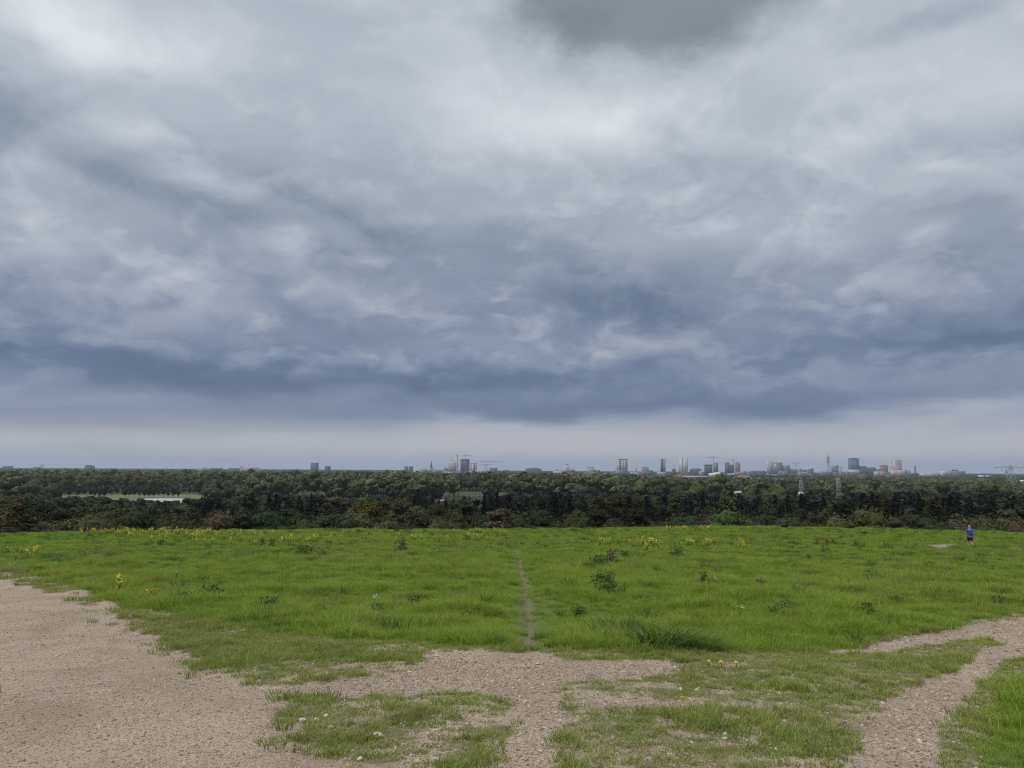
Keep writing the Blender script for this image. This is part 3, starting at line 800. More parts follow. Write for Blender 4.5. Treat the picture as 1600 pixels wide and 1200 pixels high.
BANDS = [(125, 330, 834, 2.5, 88, 'left'), (200, 330, 842, 3, 30, 'left'), (330, 440, 838, 4, 24, 'left'), (300, 430, 850, 4, 14, 'left'), (430, 640, 846, 5, 34, 'left'), (640, 780, 845, 3, 22, 'left'),
         (700, 790, 834, 2, 14, 'left'), (560, 600, 831, 2, 4, 'left'), (0, 60, 868, 5, 8, 'left'), (925, 955, 851, 1.5, 5, 'right'), (975, 1025, 852, 2.5, 12, 'right'), (1070, 1120, 855, 2, 9, 'right'), (1150, 1172, 860, 1.5, 3, 'right'), (995, 1040, 861, 3, 4, 'right'), (1040, 1112, 829, 1.2, 20, 'right')]
BL = {'left': ('yellow flowering plant in the drift across the grass, road side of the trodden trail', 'yellow flowers on the road side of the trail'),
      'right': ('yellow flowering plant in the sparse drift across the grass, beyond the trodden trail', 'yellow flowers on the far side of the trail')}
ii = 0
for (xa, xb, yc, yj, n, side) in BANDS:
    for _ in range(n):
        flower(fr_.uniform(xa, xb), yc + fr_.gauss(0, yj * .6), fr_.uniform(.75, 1.15), ii, *BL[side]); ii += 1
o = flower(186, 928, .95, 2, 'single bright yellow flowering plant in grass beside the wide gravel road', None)
o, d = plant_at('orange_flower_plant', 234, 941); tag(o, 'low plant with small orange flowers at the edge of the gravel road', 'flower')
st, tips = stems_mesh(900, .34, .22, 8, .006, M_weed); link('stem', st, o); link('blossom', flower_heads(tips, 901, .05, M_orange, 3, .05), o); link('leaves', weed_mesh(902, .28, .3, 90, .08, M_weed), o)
for i, (px, py, lb) in enumerate([(1107, 1045, 'outer dandelion of three, farthest from the curving track'), (1127, 1046, 'middle and largest dandelion of three in the turf'), (1150, 1047, 'dandelion of three in the turf, closest to the curving track')]):
    o, d = plant_at('dandelion', px, py); tag(o, lb, 'flower', 'three dandelions in the turf')
    mb = MB(); mb.tube([(0, 0, -.01), (.006, 0, .04), (.004, .003, .085)], [.003, .003, .0025], 5); s_ = mb.build('stem', M_weed, o)
    C = np.array([(.004 + .016 * math.cos(a) * q, .003 + .016 * math.sin(a) * q, .088 + .010 * (1 - q)) for q in (.2, .6, 1.) for a in np.arange(0, 6.28, .45)])
    Vq, F, v = leaf_quads(C, np.tile([0, -.3, 1.], (len(C), 1)), .026 if i != 1 else .032, np.random.default_rng(910 + i), .35); link('blossom', mesh_np('blossom', Vq, F, M_yellow, {'v': ('POINT', v)}), o)
for i, (px, py) in enumerate([(585, 950), (350, 873), (275, 906), (1157, 972), (1120, 920), (1455, 930), (160, 891), (640, 896)]):
    o, d = plant_at('white_flower_plant', px, py); tag(o, 'small white flower head scattered in the meadow grass', 'flower', 'white flowers in the meadow')
    st, tips = stems_mesh(930 + i, .34, .05, 3, .005, M_weed); link('stem', st, o); link('blossom', flower_heads(tips, 940 + i, .028, M_white, 4, .02), o)

# ------------------------------------------------------------------ trees
def crown_mesh(name, seed, H, W_, base, lobes, per, size, spread=1.0):
    """broadleaf crown: leaf clumps on many overlapping boughs"""
    rg = np.random.default_rng(seed); C = []; Nn = []; core = MB()
    for k in range(lobes):
        t = rg.beta(1.5, 1.2); z = base + (H - base) * (.12 + .76 * t)
        env = math.sin(math.pi * min(.97, (.18 + .80 * t))) ** .65
        a = rg.uniform(0, 6.28); q = math.sqrt(rg.random()) * W_ * .5 * env * .78
        c = np.array([q * math.cos(a), q * math.sin(a), z]); s = W_ * rg.uniform(.15, .27)
        core.ball(c, s * .64, s * .64, s * .52, 7, 5, .25, rg)  # dark inner balls added as occluders, to deepen shade inside the crown
        u = rg.normal(0, 1, (per, 3)); u /= np.linalg.norm(u, axis=1, keepdims=True); u[:, 2] = np.abs(u[:, 2]) * rg.choice([1, 1, 1, -1], per)
        rad = s * rg.uniform(.55, 1.08, per)[:, None]
        C.append(c + u * rad * np.array([1, 1, .78])); Nn.append(u * .8 + np.array([0, 0, .5]))
    Vq, F, v = leaf_quads(np.concatenate(C), np.concatenate(Nn), size, rg, .45, 1.2)
    lob = np.repeat(np.repeat(rg.random(lobes), per), 4)
    v = np.clip(.55 * v + .45 * lob, 0, 1)
    Vc = np.concatenate(core.V); n0 = len(Vq)
    return mesh_np(name, np.concatenate([Vq, Vc]), [np.concatenate([F, np.array(core.Q) + n0]), np.array(core.T) + n0], M_leaf, {'v': ('POINT', np.concatenate([v, np.full(len(Vc), .2)]))})
def limbs(seed, H, base, r0, mat, n=6, W_=5.0):
    rg = np.random.default_rng(seed); mb = MB(); lean = rg.normal(0, .15, 2)
    mb.tube([(0, 0, -.5), (lean[0], lean[1], base), (lean[0] * 2, lean[1] * 2, H * .72)], [r0, r0 * .7, r0 * .15], 6)
    for _ in range(n):
        a = rg.uniform(0, 6.28); z0 = rg.uniform(base * .7, H * .6); L_ = W_ * rg.uniform(.25, .42)
        mb.tube([(lean[0] * z0 / base, lean[1] * z0 / base, z0), (L_ * .5 * math.cos(a), L_ * .5 * math.sin(a), z0 + L_ * .35), (L_ * math.cos(a), L_ * math.sin(a), z0 + L_ * .9)], [r0 * .4, r0 * .28, r0 * .08], 5)
    return mb.mesh('trunk', mat, True)
def conifer_mesh(seed, H, W_, base, size, droop=.35, ragged=.35, pine=False):
    rg = np.random.default_rng(seed); C = []; Nn = []
    z = base; 
    while z < H - .3:
        t = (z - base) / (H - base); L_ = W_ * .5 * ((1 - t) ** (.55 if pine else .85)) * (1 - (.45 * (1 - t) ** 6)) + .15
        nb = int(5 + 4 * (1 - t))
        for _ in range(nb):
            a = rg.uniform(0, 6.28); Lb = L_ * rg.uniform(1 - ragged, 1.1); m = max(3, int(Lb / size * 2.6))
            for j in range(m):
                q = ((j + rg.random()) / m) ** .8 * Lb
                zz = z - droop * q * (q / (Lb + .1)) + rg.normal(0, .16) + (.25 * q if pine else 0)
                C.append((q * math.cos(a) + rg.normal(0, .16), q * math.sin(a) + rg.normal(0, .16), zz)); Nn.append((.4 * math.cos(a), .4 * math.sin(a), 1.0))
        z += rg.uniform(.35, .62)
    for j in range(6): C.append((rg.normal(0, .05), rg.normal(0, .05), H - .5 + .1 * j)); Nn.append((0, 0, 1.0))
    C = np.array(C); Vq, F, v = leaf_quads(C, np.array(Nn), size, rg, .5, 1.1)
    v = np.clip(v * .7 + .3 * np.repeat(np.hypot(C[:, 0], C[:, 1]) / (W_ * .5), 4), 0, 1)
    core = MB(); n0 = len(Vq)
    for k in range(4): core.ball((0, 0, base + (H - base) * (.16 + .2 * k)), W_ * (.25 - .05 * k), W_ * (.25 - .05 * k), (H - base) * .16, 7, 5, .2, rg)  # dark core balls added to block light within the conifer
    Vc = np.concatenate(core.V)
    return mesh_np('crown', np.concatenate([Vq, Vc]), [np.concatenate([F, np.array(core.Q) + n0]), np.array(core.T) + n0], M_leaf, {'v': ('POINT', np.concatenate([v, np.full(len(Vc), .1)]))})
def straight_trunk(seed, H, r0, mat):
    rg = np.random.default_rng(seed); mb = MB(); mb.tube([(0, 0, -.5), (rg.normal(0, .06), rg.normal(0, .06), H * .5), (0, 0, H - .3)], [r0, r0 * .6, r0 * .12], 6)
    for _ in range(9):
        a = rg.uniform(0, 6.28); z0 = rg.uniform(.15, .85) * H; L_ = (H - z0) * .2 + .4
        mb.tube([(0, 0, z0), (L_ * math.cos(a), L_ * math.sin(a), z0 + .05)], [r0 * .22, r0 * .08], 4)
    return mb.mesh('trunk', mat, True)
# prototypes: nominal height stored with each
BROAD = [(crown_mesh('crown', 1000 + i, 12, w, 2.2, 17, 105, .62), limbs(1020 + i, 12, 2.4, .22, M_bark, 7, w), 12.0) for i, w in enumerate((8.5, 7.2, 9.5, 6.5, 8.0, 7.6))]
SHRUB = [(crown_mesh('crown', 1100 + i, 4, w, .1, 22, 120, .27), limbs(1120 + i, 4, .7, .08, M_bark, 6, w * .7), 4.0) for i, w in enumerate((5.2, 6.4, 4.4, 7.2))]
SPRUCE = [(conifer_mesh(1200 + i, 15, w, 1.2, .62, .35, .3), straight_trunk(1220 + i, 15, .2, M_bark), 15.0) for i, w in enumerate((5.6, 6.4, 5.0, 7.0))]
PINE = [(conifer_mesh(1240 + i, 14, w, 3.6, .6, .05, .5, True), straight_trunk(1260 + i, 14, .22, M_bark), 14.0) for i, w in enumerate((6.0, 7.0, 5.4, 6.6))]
BIRCH = [(crown_mesh('crown', 1280 + i, 12, 5.2, 4.2, 13, 75, .5), limbs(1290 + i, 12, 4.0, .16, M_birch, 8, 5.0), 12.0) for i in range(2)]
BARE = [(crown_mesh('twigs', 1300 + i, 5, 4.0, .4, 14, 70, .30), limbs(1310 + i, 5, .6, .07, M_bark, 14, 5.5), 5.0) for i in range(2)]

def tree(name, proto, loc, H, wide, rz, col, label, cat, group):
    o = empty(name, loc, rz); s = H / proto[2]; o.scale = (s * wide, s * wide, s)
    link('trunk', proto[1], o); c = link('crown', proto[0], o); c.color = (*col, 1)
    return tag(o, label, cat, group)
TOPX = [-200, 0, 80, 100, 150, 200, 250, 320, 400, 430, 480, 560, 640, 676, 682, 703, 712, 760, 766, 830, 900, 1000, 1060, 1100, 1200, 1300, 1340, 1440, 1480, 1600, 1800]
TOPY = [780, 777, 773, 779, 778, 780, 785, 781, 778, 774, 776, 783, 773, 776, 786, 786, 781, 780, 775, 771, 771, 777, 774, 772, 777, 777, 769, 769, 772, 776, 778]
def topy(x): return float(np.interp(x, TOPX, TOPY))
tr = random.Random(21)
def put_tree(kind, px, r, ytop, **kw):
    d = ray(px, ytop); a = math.atan2(d[0], d[1]); x = r * math.sin(a); y = r * math.cos(a); z = float(gz(x, y))
    ztop = CAM_Z + d[2] / math.hypot(d[0], d[1]) * r
    H = ztop - z
    lo, hi2 = {'shrub': (2.0, 9.0), 'bare': (3, 8)}.get(kind, (5.5, 19))
    H = min(max(H, lo), hi2) + kw.get('dh', 0)
    rank = 'at the front of the wood' if r < 215 else ('in the middle ranks of the wood' if r < 285 else 'at the back of the near wood')
    size = 'low' if H < 8 else ('mid-sized' if H < 12.5 else 'tall')
    jit = lambda c: tuple(max(.005, q * tr.uniform(.82, 1.2)) for q in c)
    rz = tr.uniform(0, 6.28)
    if kind == 'broad':
        c = jit(kw.get('col') or tr.choice([(.030, .039, .015), (.040, .044, .019), (.056, .057, .025), (.024, .034, .015), (.066, .064, .031)]))
        return tree('broadleaf_tree', tr.choice(BROAD), (x, y, z), H, tr.uniform(.9, 1.25), rz, c, kw.get('label', '%s %s round-crowned tree %s below the meadow' % (size, 'pale olive' if sum(c) > .128 else ('dull olive' if sum(c) > .095 else 'dark green'), rank)), 'tree', kw.get('group', 'broadleaf trees in the near wood'))
    if kind == 'spruce':
        return tree('spruce_tree', tr.choice(SPRUCE), (x, y, z), H, tr.uniform(1.05, 1.5), rz, jit(kw.get('col', (.0110, .0160, .0085))), kw.get('label', '%s dark pointed spruce %s below the meadow' % (size, rank)), 'tree', kw.get('group', 'spruces in the near wood'))
    if kind == 'pine':
        return tree('pine_tree', tr.choice(PINE), (x, y, z), H, tr.uniform(1.05, 1.5), rz, jit(kw.get('col', (.0165, .0198, .0100))), kw.get('label', '%s dark ragged pine %s below the meadow' % (size, rank)), 'tree', kw.get('group', 'pines in the near wood'))
    if kind == 'birch':
        return tree('birch_tree', tr.choice(BIRCH), (x, y, z), H, tr.uniform(.9, 1.1), rz, jit(kw.get('col', (.04, .04, .02))), kw.get('label', 'thin tree with pale bare trunk at the front of the wood'), 'tree', kw.get('group', 'pale-trunked trees at the wood edge'))
    if kind == 'bare':
        return tree('bare_bush', tr.choice(BARE), (x, y, z), H, tr.uniform(.9, 1.1), rz, jit(kw.get('col', (.085, .062, .045))), kw['label'], 'bush', None)
    c = jit(kw.get('col') or tr.choice([(.056, .066, .027), (.070, .076, .032), (.040, .051, .021), (.082, .080, .040)]))
    return tree('shrub', tr.choice(SHRUB), (x, y, z), H, tr.uniform(.85, 1.2), rz, c, kw.get('label', 'rounded %s shrub %s' % ('pale olive' if sum(c) > .165 else ('dull green' if sum(c) > .125 else 'dark green'), 'at the foot of the meadow slope' if r < 190 else 'among the first trees of the wood')), 'shrub', kw.get('group', 'shrubs along the wood edge'))
def conif(x):            # share of conifers along the wood
    return float(np.interp(x, [0, 250, 420, 560, 640, 900, 1600], [.05, .12, .5, .5, .6, .72, .72]))
# ranks of trees, from the slope's foot backwards
for (r, step, f) in ((166, 46, .10), (182, 46, .34), (204, 44, .52), (232, 40, .66), (264, 36, .80), (302, 33, .92), (345, 30, 1.0)):
    x = -110.0
    while x < 1710:
        xx = x + tr.uniform(-.4, .4) * step; rr = r * tr.uniform(.95, 1.06)
        yt = 829 + (topy(xx) - 829) * f + tr.uniform(-9, 8) * (.6 if f < .2 else 1)
        if f < .3: put_tree('shrub', xx, rr, yt + 2)
        elif f > .4 and tr.random() < conif(xx) * (.6 if f < .6 else 1): put_tree('spruce' if tr.random() < .5 else 'pine', xx, rr, yt - tr.choice([0, 0, 2, 5]))
        elif f < .4: put_tree('shrub', xx, rr, yt)
        elif f < .6 and tr.random() < .35: put_tree('shrub', xx, rr, yt + 4)
        else: put_tree('broad', xx, rr, yt)
        x += step * tr.uniform(.8, 1.2)
# individuals that stand out
put_tree('broad', 582, 196, 783, col=(.085, .068, .016), label='yellow-orange autumn tree in front of the dark wood', group=None)
put_tree('shrub', 4, 172, 808, col=(.085, .072, .028), label='pale yellowish bush at the end of the wood', group=None)
put_tree('shrub', 150, 166, 817, col=(.08, .076, .032), label='pale olive bush just behind the yellow flowers', group=None)
put_tree('bare', 1402, 168, 796, label='leafless greyish brown bush in front of dark pines')
put_tree('birch', 1457, 258, 783, col=(.06, .034, .02), label='rust red tree among the dark conifers', group=None)
put_tree('shrub', 1145, 168, 804, col=(.062, .085, .026), label='fresh green shrub behind the bright meadow edge', group=None)
put_tree('broad', 780, 176, 792, col=(.072, .070, .035), label='large olive grey rounded tree at the front of the wood', group=None)
put_tree('broad', 650, 176, 797, col=(.050, .058, .026), label='broad olive tree at the wood front beneath the church spire', group=None)
put_tree('broad', 375, 172, 797, col=(.058, .055, .022), label='wide brownish green tree standing out at the wood front', group=None)
put_tree('broad', 30, 176, 784, col=(.060, .058, .024), label='wide olive tree beside the pale yellowish bush', group=None)
for (hx, hy) in ((757, 772), (777, 767), (795, 774), (868, 768), (890, 767), (1098, 768), (1345, 764), (1362, 767), (1435, 763), (1484, 768), (648, 772), (432, 771), (1010, 775)):
    put_tree('spruce', hx, tr.uniform(270, 300), hy, col=(.007, .0105, .0055), label='tall black-green spruce whose pointed tip rises above the near wood', group='spruces rising above the near wood')
for bx in (928, 941, 992, 1001): put_tree('birch', bx, 170, 790 + tr.uniform(-3, 3))

# pale poplars and a darker row before them, beyond the pale field
pr = random.Random(9)
def plain_tree(px, r, ytop, col, name, label, group, wide):
    d = ray(px, ytop); a = math.atan2(d[0], d[1]); x, y = r * math.sin(a), r * math.cos(a); H = CAM_Z + d[2] / math.hypot(d[0], d[1]) * r - PLAIN
    jc = tuple(q * pr.uniform(.85, 1.18) for q in col)
    tree(name, pr.choice(BROAD), (x, y, PLAIN), max(6, H), wide * 12 / H * 1.0 * max(1.0, H / 14), pr.uniform(0, 6.28), jc, label, 'tree', group)
PTX = [-40, 20, 60, 150, 200, 290, 330, 400, 480, 560, 640]; PTY = [748, 744, 739.5, 742, 738, 741, 744, 746, 743, 746, 748]
px = -40.0
while px < 610:
    pale_ = px < 300 or 430 < px < 520
    plain_tree(px + pr.uniform(-3, 3), pr.uniform(1090, 1160), np.interp(px, PTX, PTY) + pr.uniform(-1, 2.2), (.150, .160, .075) if pale_ else (.062, .076, .034), 'poplar_tree',
               'pale yellowish green tall poplar in the stand beyond the pale field' if pale_ else 'dull green tall tree continuing the poplar stand on the plain', 'poplar stand beyond the pale field', 1.0)
    px += pr.uniform(5.5, 9)
px = -40.0
while px < 610:
    plain_tree(px, pr.uniform(985, 1050), (761 if px < 330 else 757) + pr.uniform(-3, 3), pr.choice([(.030, .036, .018), (.024, .032, .017), (.038, .036, .022)]), 'broadleaf_tree', 'dark low tree in the row before the pale poplars', 'dark trees before the poplars', 1.05)
    px += pr.uniform(6, 10)

# woodland behind and across the plain: one mass
def far_tree_mesh(seed, w, h, mat, conical=False, lobes=6, leaves=90, size=1.7):
    rg = np.random.default_rng(seed); mb = MB()
    if conical:
        for k in range(4): mb.ball((rg.normal(0, .3), rg.normal(0, .3), h * (.25 + .19 * k)), w * (.42 - .09 * k), w * (.42 - .09 * k), h * .16, 7, 5, .25, rg)
    else:
        for k in range(lobes):
            a = rg.uniform(0, 6.28); q = w * .28 * math.sqrt(rg.random()); s = w * rg.uniform(.2, .32)
            mb.ball((q * math.cos(a), q * math.sin(a), h * rg.uniform(.38, .82)), s, s, s * .9, 7, 5, .22, rg)
    Vb = np.concatenate(mb.V); n0 = len(Vb); vb = np.full(n0, .25)
    C = Vb[rg.integers(0, n0, leaves)] * np.array([1.07, 1.07, 1.03]); Nn = C - np.array([0, 0, h * .5]); Nn /= np.linalg.norm(Nn, axis=1, keepdims=True)
    Vq, F, v = leaf_quads(C, Nn + np.array([0, 0, .5]), size, rg, .5, 1.2)
    tb = MB(); tb.tube([(0, 0, -.5), (0, 0, h * .5)], [.3, .18], 5); Vt = np.concatenate(tb.V)
    Vall = np.concatenate([Vb, Vq, Vt])
    Q = [np.array(mb.Q), F + n0, np.array(tb.Q) + n0 + len(Vq)]
    return mesh_np('tree', Vall, [np.concatenate(Q), np.array(mb.T)], mat, {'v': ('POINT', np.concatenate([vb, v, np.full(len(Vt), .1)]))})
FC = [(.040, .052, .020), (.026, .038, .016), (.052, .060, .022), (.022, .031, .015), (.056, .058, .028), (.045, .060, .022), (.070, .084, .034), (.090, .098, .044), (.012, .018, .010), (.016, .021, .011)]
FP = []
for i, c in enumerate(FC):
    con = i >= 8; tall_ = i in (6, 7)
    kf = 1.0 if con else 1.3
    mt = make_leaf_mat('far_leaves', tuple(.75 * kf * q for q in c), tuple(1.2 * kf * q for q in c), .15, spec=.1)
    me = far_tree_mesh(1400 + i, 8.0 if con else (8 if tall_ else 10.5), 15 if con else (18 if tall_ else 13), mt, con)
    FP.append(me)
FIELDS = [[(85, 773), (300, 772.5), (330, 776), (300, 786), (100, 779)], [(1160, 765), (1245, 765), (1250, 771), (1160, 771)], [(1090, 750), (1250, 748), (1245, 752), (1090, 754)]]
def at_plain(px, py):
    d = ray(px, py); t = (PLAIN - CAM_Z) / d[2]; return np.array([d[0] * t, d[1] * t])
FW = [np.array([at_plain(*p) for p in f]) for f in FIELDS]
CLEAR = [(1240, 1261, 560, 1100), (1298, 1319, 560, 1080), (1568, 1592, 600, 1300), (80, 315, 640, 940), (-60, 620, 955, 1190), (1056, 1128, 2200, 3980), (1147, 1174, 2200, 3680), (1086, 1252, 1850, 2700), (1138, 1167, 690, 1080), (1234, 1267, 660, 1030), (680, 705, 520, 800), (718, 764, 600, 930), (775, 794, 600, 930),
         (284, 326, 2300, 3450), (344, 372, 2300, 3450), (1588, 1606, 1400, 2330), (1526, 1549, 3000, 3950), (1250, 1300, 3600, 4850), (1324, 1425, 3700, 4900), (692, 780, 4100, 5060), (1388, 1512, 3300, 4560), (990, 1440, 3650, 5060), (875, 985, 4200, 5060)]
def woodland(name, r0, r1, spacing, scale, label, pick, clear=True):
    ar = R(44) * (r1 * r1 - r0 * r0); n = int(ar / spacing ** 2)
    r = np.sqrt(RNG.uniform(r0 * r0, r1 * r1, n)); a = RNG.uniform(-R(44), R(44), n); x = r * np.sin(a); y = r * np.cos(a)
    keep = np.ones(n, bool); P_ = np.stack([x, y], 1)
    for f in FW: keep &= sdist(P_, f) > 4
    for (p0, p1, ra, rb) in CLEAR:
        a0_ = px2ae(p0, 760)[0]; a1_ = px2ae(p1, 760)[0]; keep &= ~((a > a0_) & (a < a1_) & (r > ra) & (r < rb))
    a0_, a1_ = px2ae(990, 760)[0], px2ae(1440, 760)[0]; keep &= ~((a > a0_) & (a < a1_) & (r > 2300) & (r < 5060) & (RNG.random(n) < .62))
    q = fbm(x, y, 1 / 160., 4, 8.); keep &= q > (.42 if r0 > 600 else .3)
    x, y, r, a, q = x[keep], y[keep], r[keep], a[keep], q[keep]
    s = scale * RNG.uniform(.72, 1.2, len(x)) * (.75 + .5 * q)
    idx = pick(x, y, r, a)
    if r0 < 600:      # low young trees where the view opens to the fields
        px_ = 800 + F_PX * np.tan(a); dv_ = ray(px_, np.interp(px_, TOPX, TOPY) + RNG.uniform(-2, 5, len(x)))
        hmax = CAM_Z + dv_[:, 2] / np.hypot(dv_[:, 0], dv_[:, 1]) * r - gz(x, y)
        s = np.minimum(s, np.maximum(hmax, 2.5) / np.where(idx >= 8, 14.5, 12.0))
    az_ = np.degrees(a); s = s * np.where((az_ > 9) & (r > 900) & (r < 3000), .70, 1.0)
    pale = (idx == 6) | (idx == 7); s = np.where(pale & (r > 2000), s * .8, s)
    return gn_scatter(name, np.stack([x, y, gz(x, y)], 1), np.stack([np.zeros(len(x)), np.zeros(len(x)), RNG.uniform(0, 6.28, len(x))], 1), np.stack([s * 1.1, s * 1.1, s], 1), idx, FP, label, 'woodland')
def pick_near(x, y, r, a):
    c = np.interp(np.degrees(a), [-34, -15, 0, 34], [.1, .4, .55, .6])
    return np.where(RNG.random(len(x)) < c, RNG.integers(8, 10, len(x)), RNG.choice([1, 3, 3], len(x)))
def pick_mid(x, y, r, a):
    q = fbm(x, y, 1 / 220., 3, 55.); deg = np.degrees(a)
    pal = (q > .56) | ((deg < -10) & (r > 1020) & (r < 1500) & (q > .40)) | ((deg > 0) & (deg < 8) & (r > 900) & (r < 1400) & (q > .45))
    base = np.where(q < .42, RNG.integers(0, 4, len(x)), RNG.integers(0, 6, len(x)))
    return np.where(pal & (RNG.random(len(x)) < .75), RNG.integers(6, 8, len(x)), base)
woodland('near_woodland', 372, 700, 8.5, 1.05, 'dark wood of conifers and broadleaf trees filling the foot of the hill', pick_near)
woodland('woodland', 700, 1900, 16.5, 1.5, 'wide expanse of green treetops between the hill and the city', pick_mid)
woodland('far_woodland', 1900, 4600, 27, .95, 'hazy blue green treetops spreading to the foot of the skyline', pick_mid)
woodland('horizon_woodland', 4600, 13000, 62, 1.05, 'blue treeline along the horizon behind the city', lambda x, y, r, a: RNG.integers(0, 6, len(x)))

# ------------------------------------------------------------------ fields and a pale patch on the plain
M_field = simple('dry_grass_field', (.10, .115, .045), .9, .25, .05)
M_field2 = simple('green_field', (.085, .13, .035), .9, .25, .05)
def sheet(name, P_, z, mat):
    bm = bmesh.new(); bm.faces.new([bm.verts.new((p[0], p[1], z)) for p in P_]); bmesh.ops.recalc_face_normals(bm, faces=bm.faces[:])
    for f in bm.faces:
        if f.normal.z < 0: f.normal_flip()
    me = bpy.data.meshes.new(name); bm.to_mesh(me); bm.free(); me.materials.append(mat); return tag(link(name, me), kind='structure')
sheet('dry_field', FW[0], PLAIN + .05, M_field); sheet('green_field', FW[1], PLAIN + .05, M_field2); sheet('rough_field', FW[2], PLAIN + .05, M_field)
M_palepatch = simple('pale_patch_surface', (.34, .35, .36), .5, .12, .08)
sheet('sheeted_field', [at_plain(*p) for p in ((226, 779), (258, 778.6), (291, 779.2), (290, 785), (250, 788), (222, 784))], PLAIN + .12, M_palepatch)  # flat, evenly pale patch; its surface is left open

# row of park trees along the field
for i, (px, tall_) in enumerate([(107, 1.1), (121, .9), (142, .8), (148, .9), (156, .8), (163, .95), (195, .95), (202, 1.0), (210, .9), (218, 1.0), (226, .9), (233, 1.0), (240, .95), (247, 1.), (255, .9), (263, .9), (271, .95), (279, .9)]):
    p = at_plain(px, 777.5 + .4 * math.sin(i * 2.1)); 
    tree('roadside_tree', BROAD[i % 6], (p[0], p[1], PLAIN), 10.5 * tall_, .85, i * 1.1, (.040 + .004 * (i % 3), .040, .022), 'small round tree with bare trunk in the row along the pale field', 'tree', 'row of trees by the pale field')
# ------------------------------------------------------------------ city
def wallmat(name, c, rough=.75): return simple(name, c, rough, .08, .05)
PAL = {'slate': (.085, .10, .13), 'dark': (.055, .065, .09), 'pale': (.54, .52, .52), 'lilac': (.46, .44, .49), 'pink': (.48, .38, .37), 'white': (.66, .66, .65), 'brown': (.15, .115, .11),
       'glass': (.16, .23, .27), 'teal': (.12, .19, .22), 'grey': (.22, .225, .24), 'red': (.30, .14, .12), 'coral': (.62, .16, .09), 'stone': (.20, .19, .19), 'blue': (.12, .16, .24), 'roof': (.12, .11, .115)}
CM_ = {k: wallmat('wall_' + k, c, .35 if k in ('glass', 'teal') else .75) for k, c in PAL.items()}
M_win = simple('window_glass', (.05, .06, .08), .15, .2, 2.0)
M_winp = simple('window_pale', (.38, .40, .43), .3, .15, 2.0)
M_steel = simple('galvanised_steel', (.26, .27, .28), .5, .15, 1.0)
M_crane = simple('crane_paint', (.24, .23, .22), .6, .15, 1.0)
DCITY = 5000.0
def windows(parent, x0, x1, yf, z0, z1, cols, rows, mat, side=None, fw=.6, fh=.5):
    mb = MB(); w = (x1 - x0) / cols; h = (z1 - z0) / rows
    for i in range(cols):
        for j in range(rows):
            cx = x0 + (i + .5) * w; cz = z0 + (j + .5) * h
            mb.box(cx - w * fw / 2, cx + w * fw / 2, yf - .25, yf + .3, cz - h * fh / 2, cz + h * fh / 2)
    o = mb.build('window_grid', mat, parent); o['kind'] = 'stuff'; return o
def building(px0, px1, ytop, wall, label, cat='building', D=DCITY, win='dark', cols=None, rows=None, rot=0.0, plant=None, cap=None, strip=None, wing=None, name='office_tower', fw=.6, fh=.5, slope=0.0, group=None, ybase=None):
    """tower standing on the plain: wall, window_grid, roof pieces"""
    c0 = at(px0, ytop, D); c1 = at(px1, ytop, D); w = c1[0] - c0[0]; cx = (c0[0] + c1[0]) / 2; H = (c0[2] + c1[2]) / 2 - PLAIN
    o = empty(name, (cx, D, PLAIN), rot); dp = max(14., min(w * .8, 40.))
    mb = MB()
    if slope:
        Vv = [(x, y, z) for z in (0,) for y in (-dp / 2, dp / 2) for x in (-w / 2, w / 2)] + [(-w / 2, -dp / 2, H - max(0, slope)), (w / 2, -dp / 2, H + min(0, slope)), (-w / 2, dp / 2, H - max(0, slope)), (w / 2, dp / 2, H + min(0, slope))]
        mb.add(Vv, [(0, 2, 3, 1), (4, 5, 7, 6), (0, 1, 5, 4), (2, 6, 7, 3), (0, 4, 6, 2), (1, 3, 7, 5)])
    else: mb.box(-w / 2, w / 2, -dp / 2, dp / 2, 0, H)
    mb.build('wall', CM_[wall], o)
    cols = cols or max(2, int(w / 5.5)); rows = rows or max(2, int(H / 6.5))
    top = H - abs(slope) - 2.0
    if win: windows(o, -w / 2 + .8, w / 2 - .8, -dp / 2, 3, top, cols, rows, M_win if win == 'dark' else M_winp, fw=fw, fh=fh)
    if cap:
        MB().box(-w / 2 - .4, w / 2 + .4, -dp / 2 - .4, dp / 2 + .4, H + .002, H + cap).build('roof', CM_['roof'], o)
    else:
        MB().box(-w / 2 + .5, w / 2 - .5, -dp / 2 + .5, dp / 2 - .5, H - abs(slope) * 0 + .002, H + .8).build('roof', CM_['roof'], o) if not slope else None
    if plant:
        a, b, h = plant; MB().box(-w / 2 + a * w, -w / 2 + b * w, -dp * .3, dp * .3, H + .9, H + h).build('plant_room', CM_['grey'], o)
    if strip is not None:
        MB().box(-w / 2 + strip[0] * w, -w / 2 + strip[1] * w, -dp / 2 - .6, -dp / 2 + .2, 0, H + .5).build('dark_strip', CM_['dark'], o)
    if wing:
        a, b, yt, wm = wing; q0 = at(a, yt, D); q1 = at(b, yt, D); hz = (q0[2] + q1[2]) / 2 - PLAIN
        g = MB().box(q0[0] - cx, q1[0] - cx, -dp / 2 - 3, dp / 2 - 2, 0, hz).build('wing', CM_[wm], o)
        windows(g, q0[0] - cx + .5, q1[0] - cx - .5, -dp / 2 - 3, 2, hz - 1, max(2, int((q1[0] - q0[0]) / 6)), max(1, int(hz / 6)), M_win)
    return tag(o, label, cat, group)
B = building
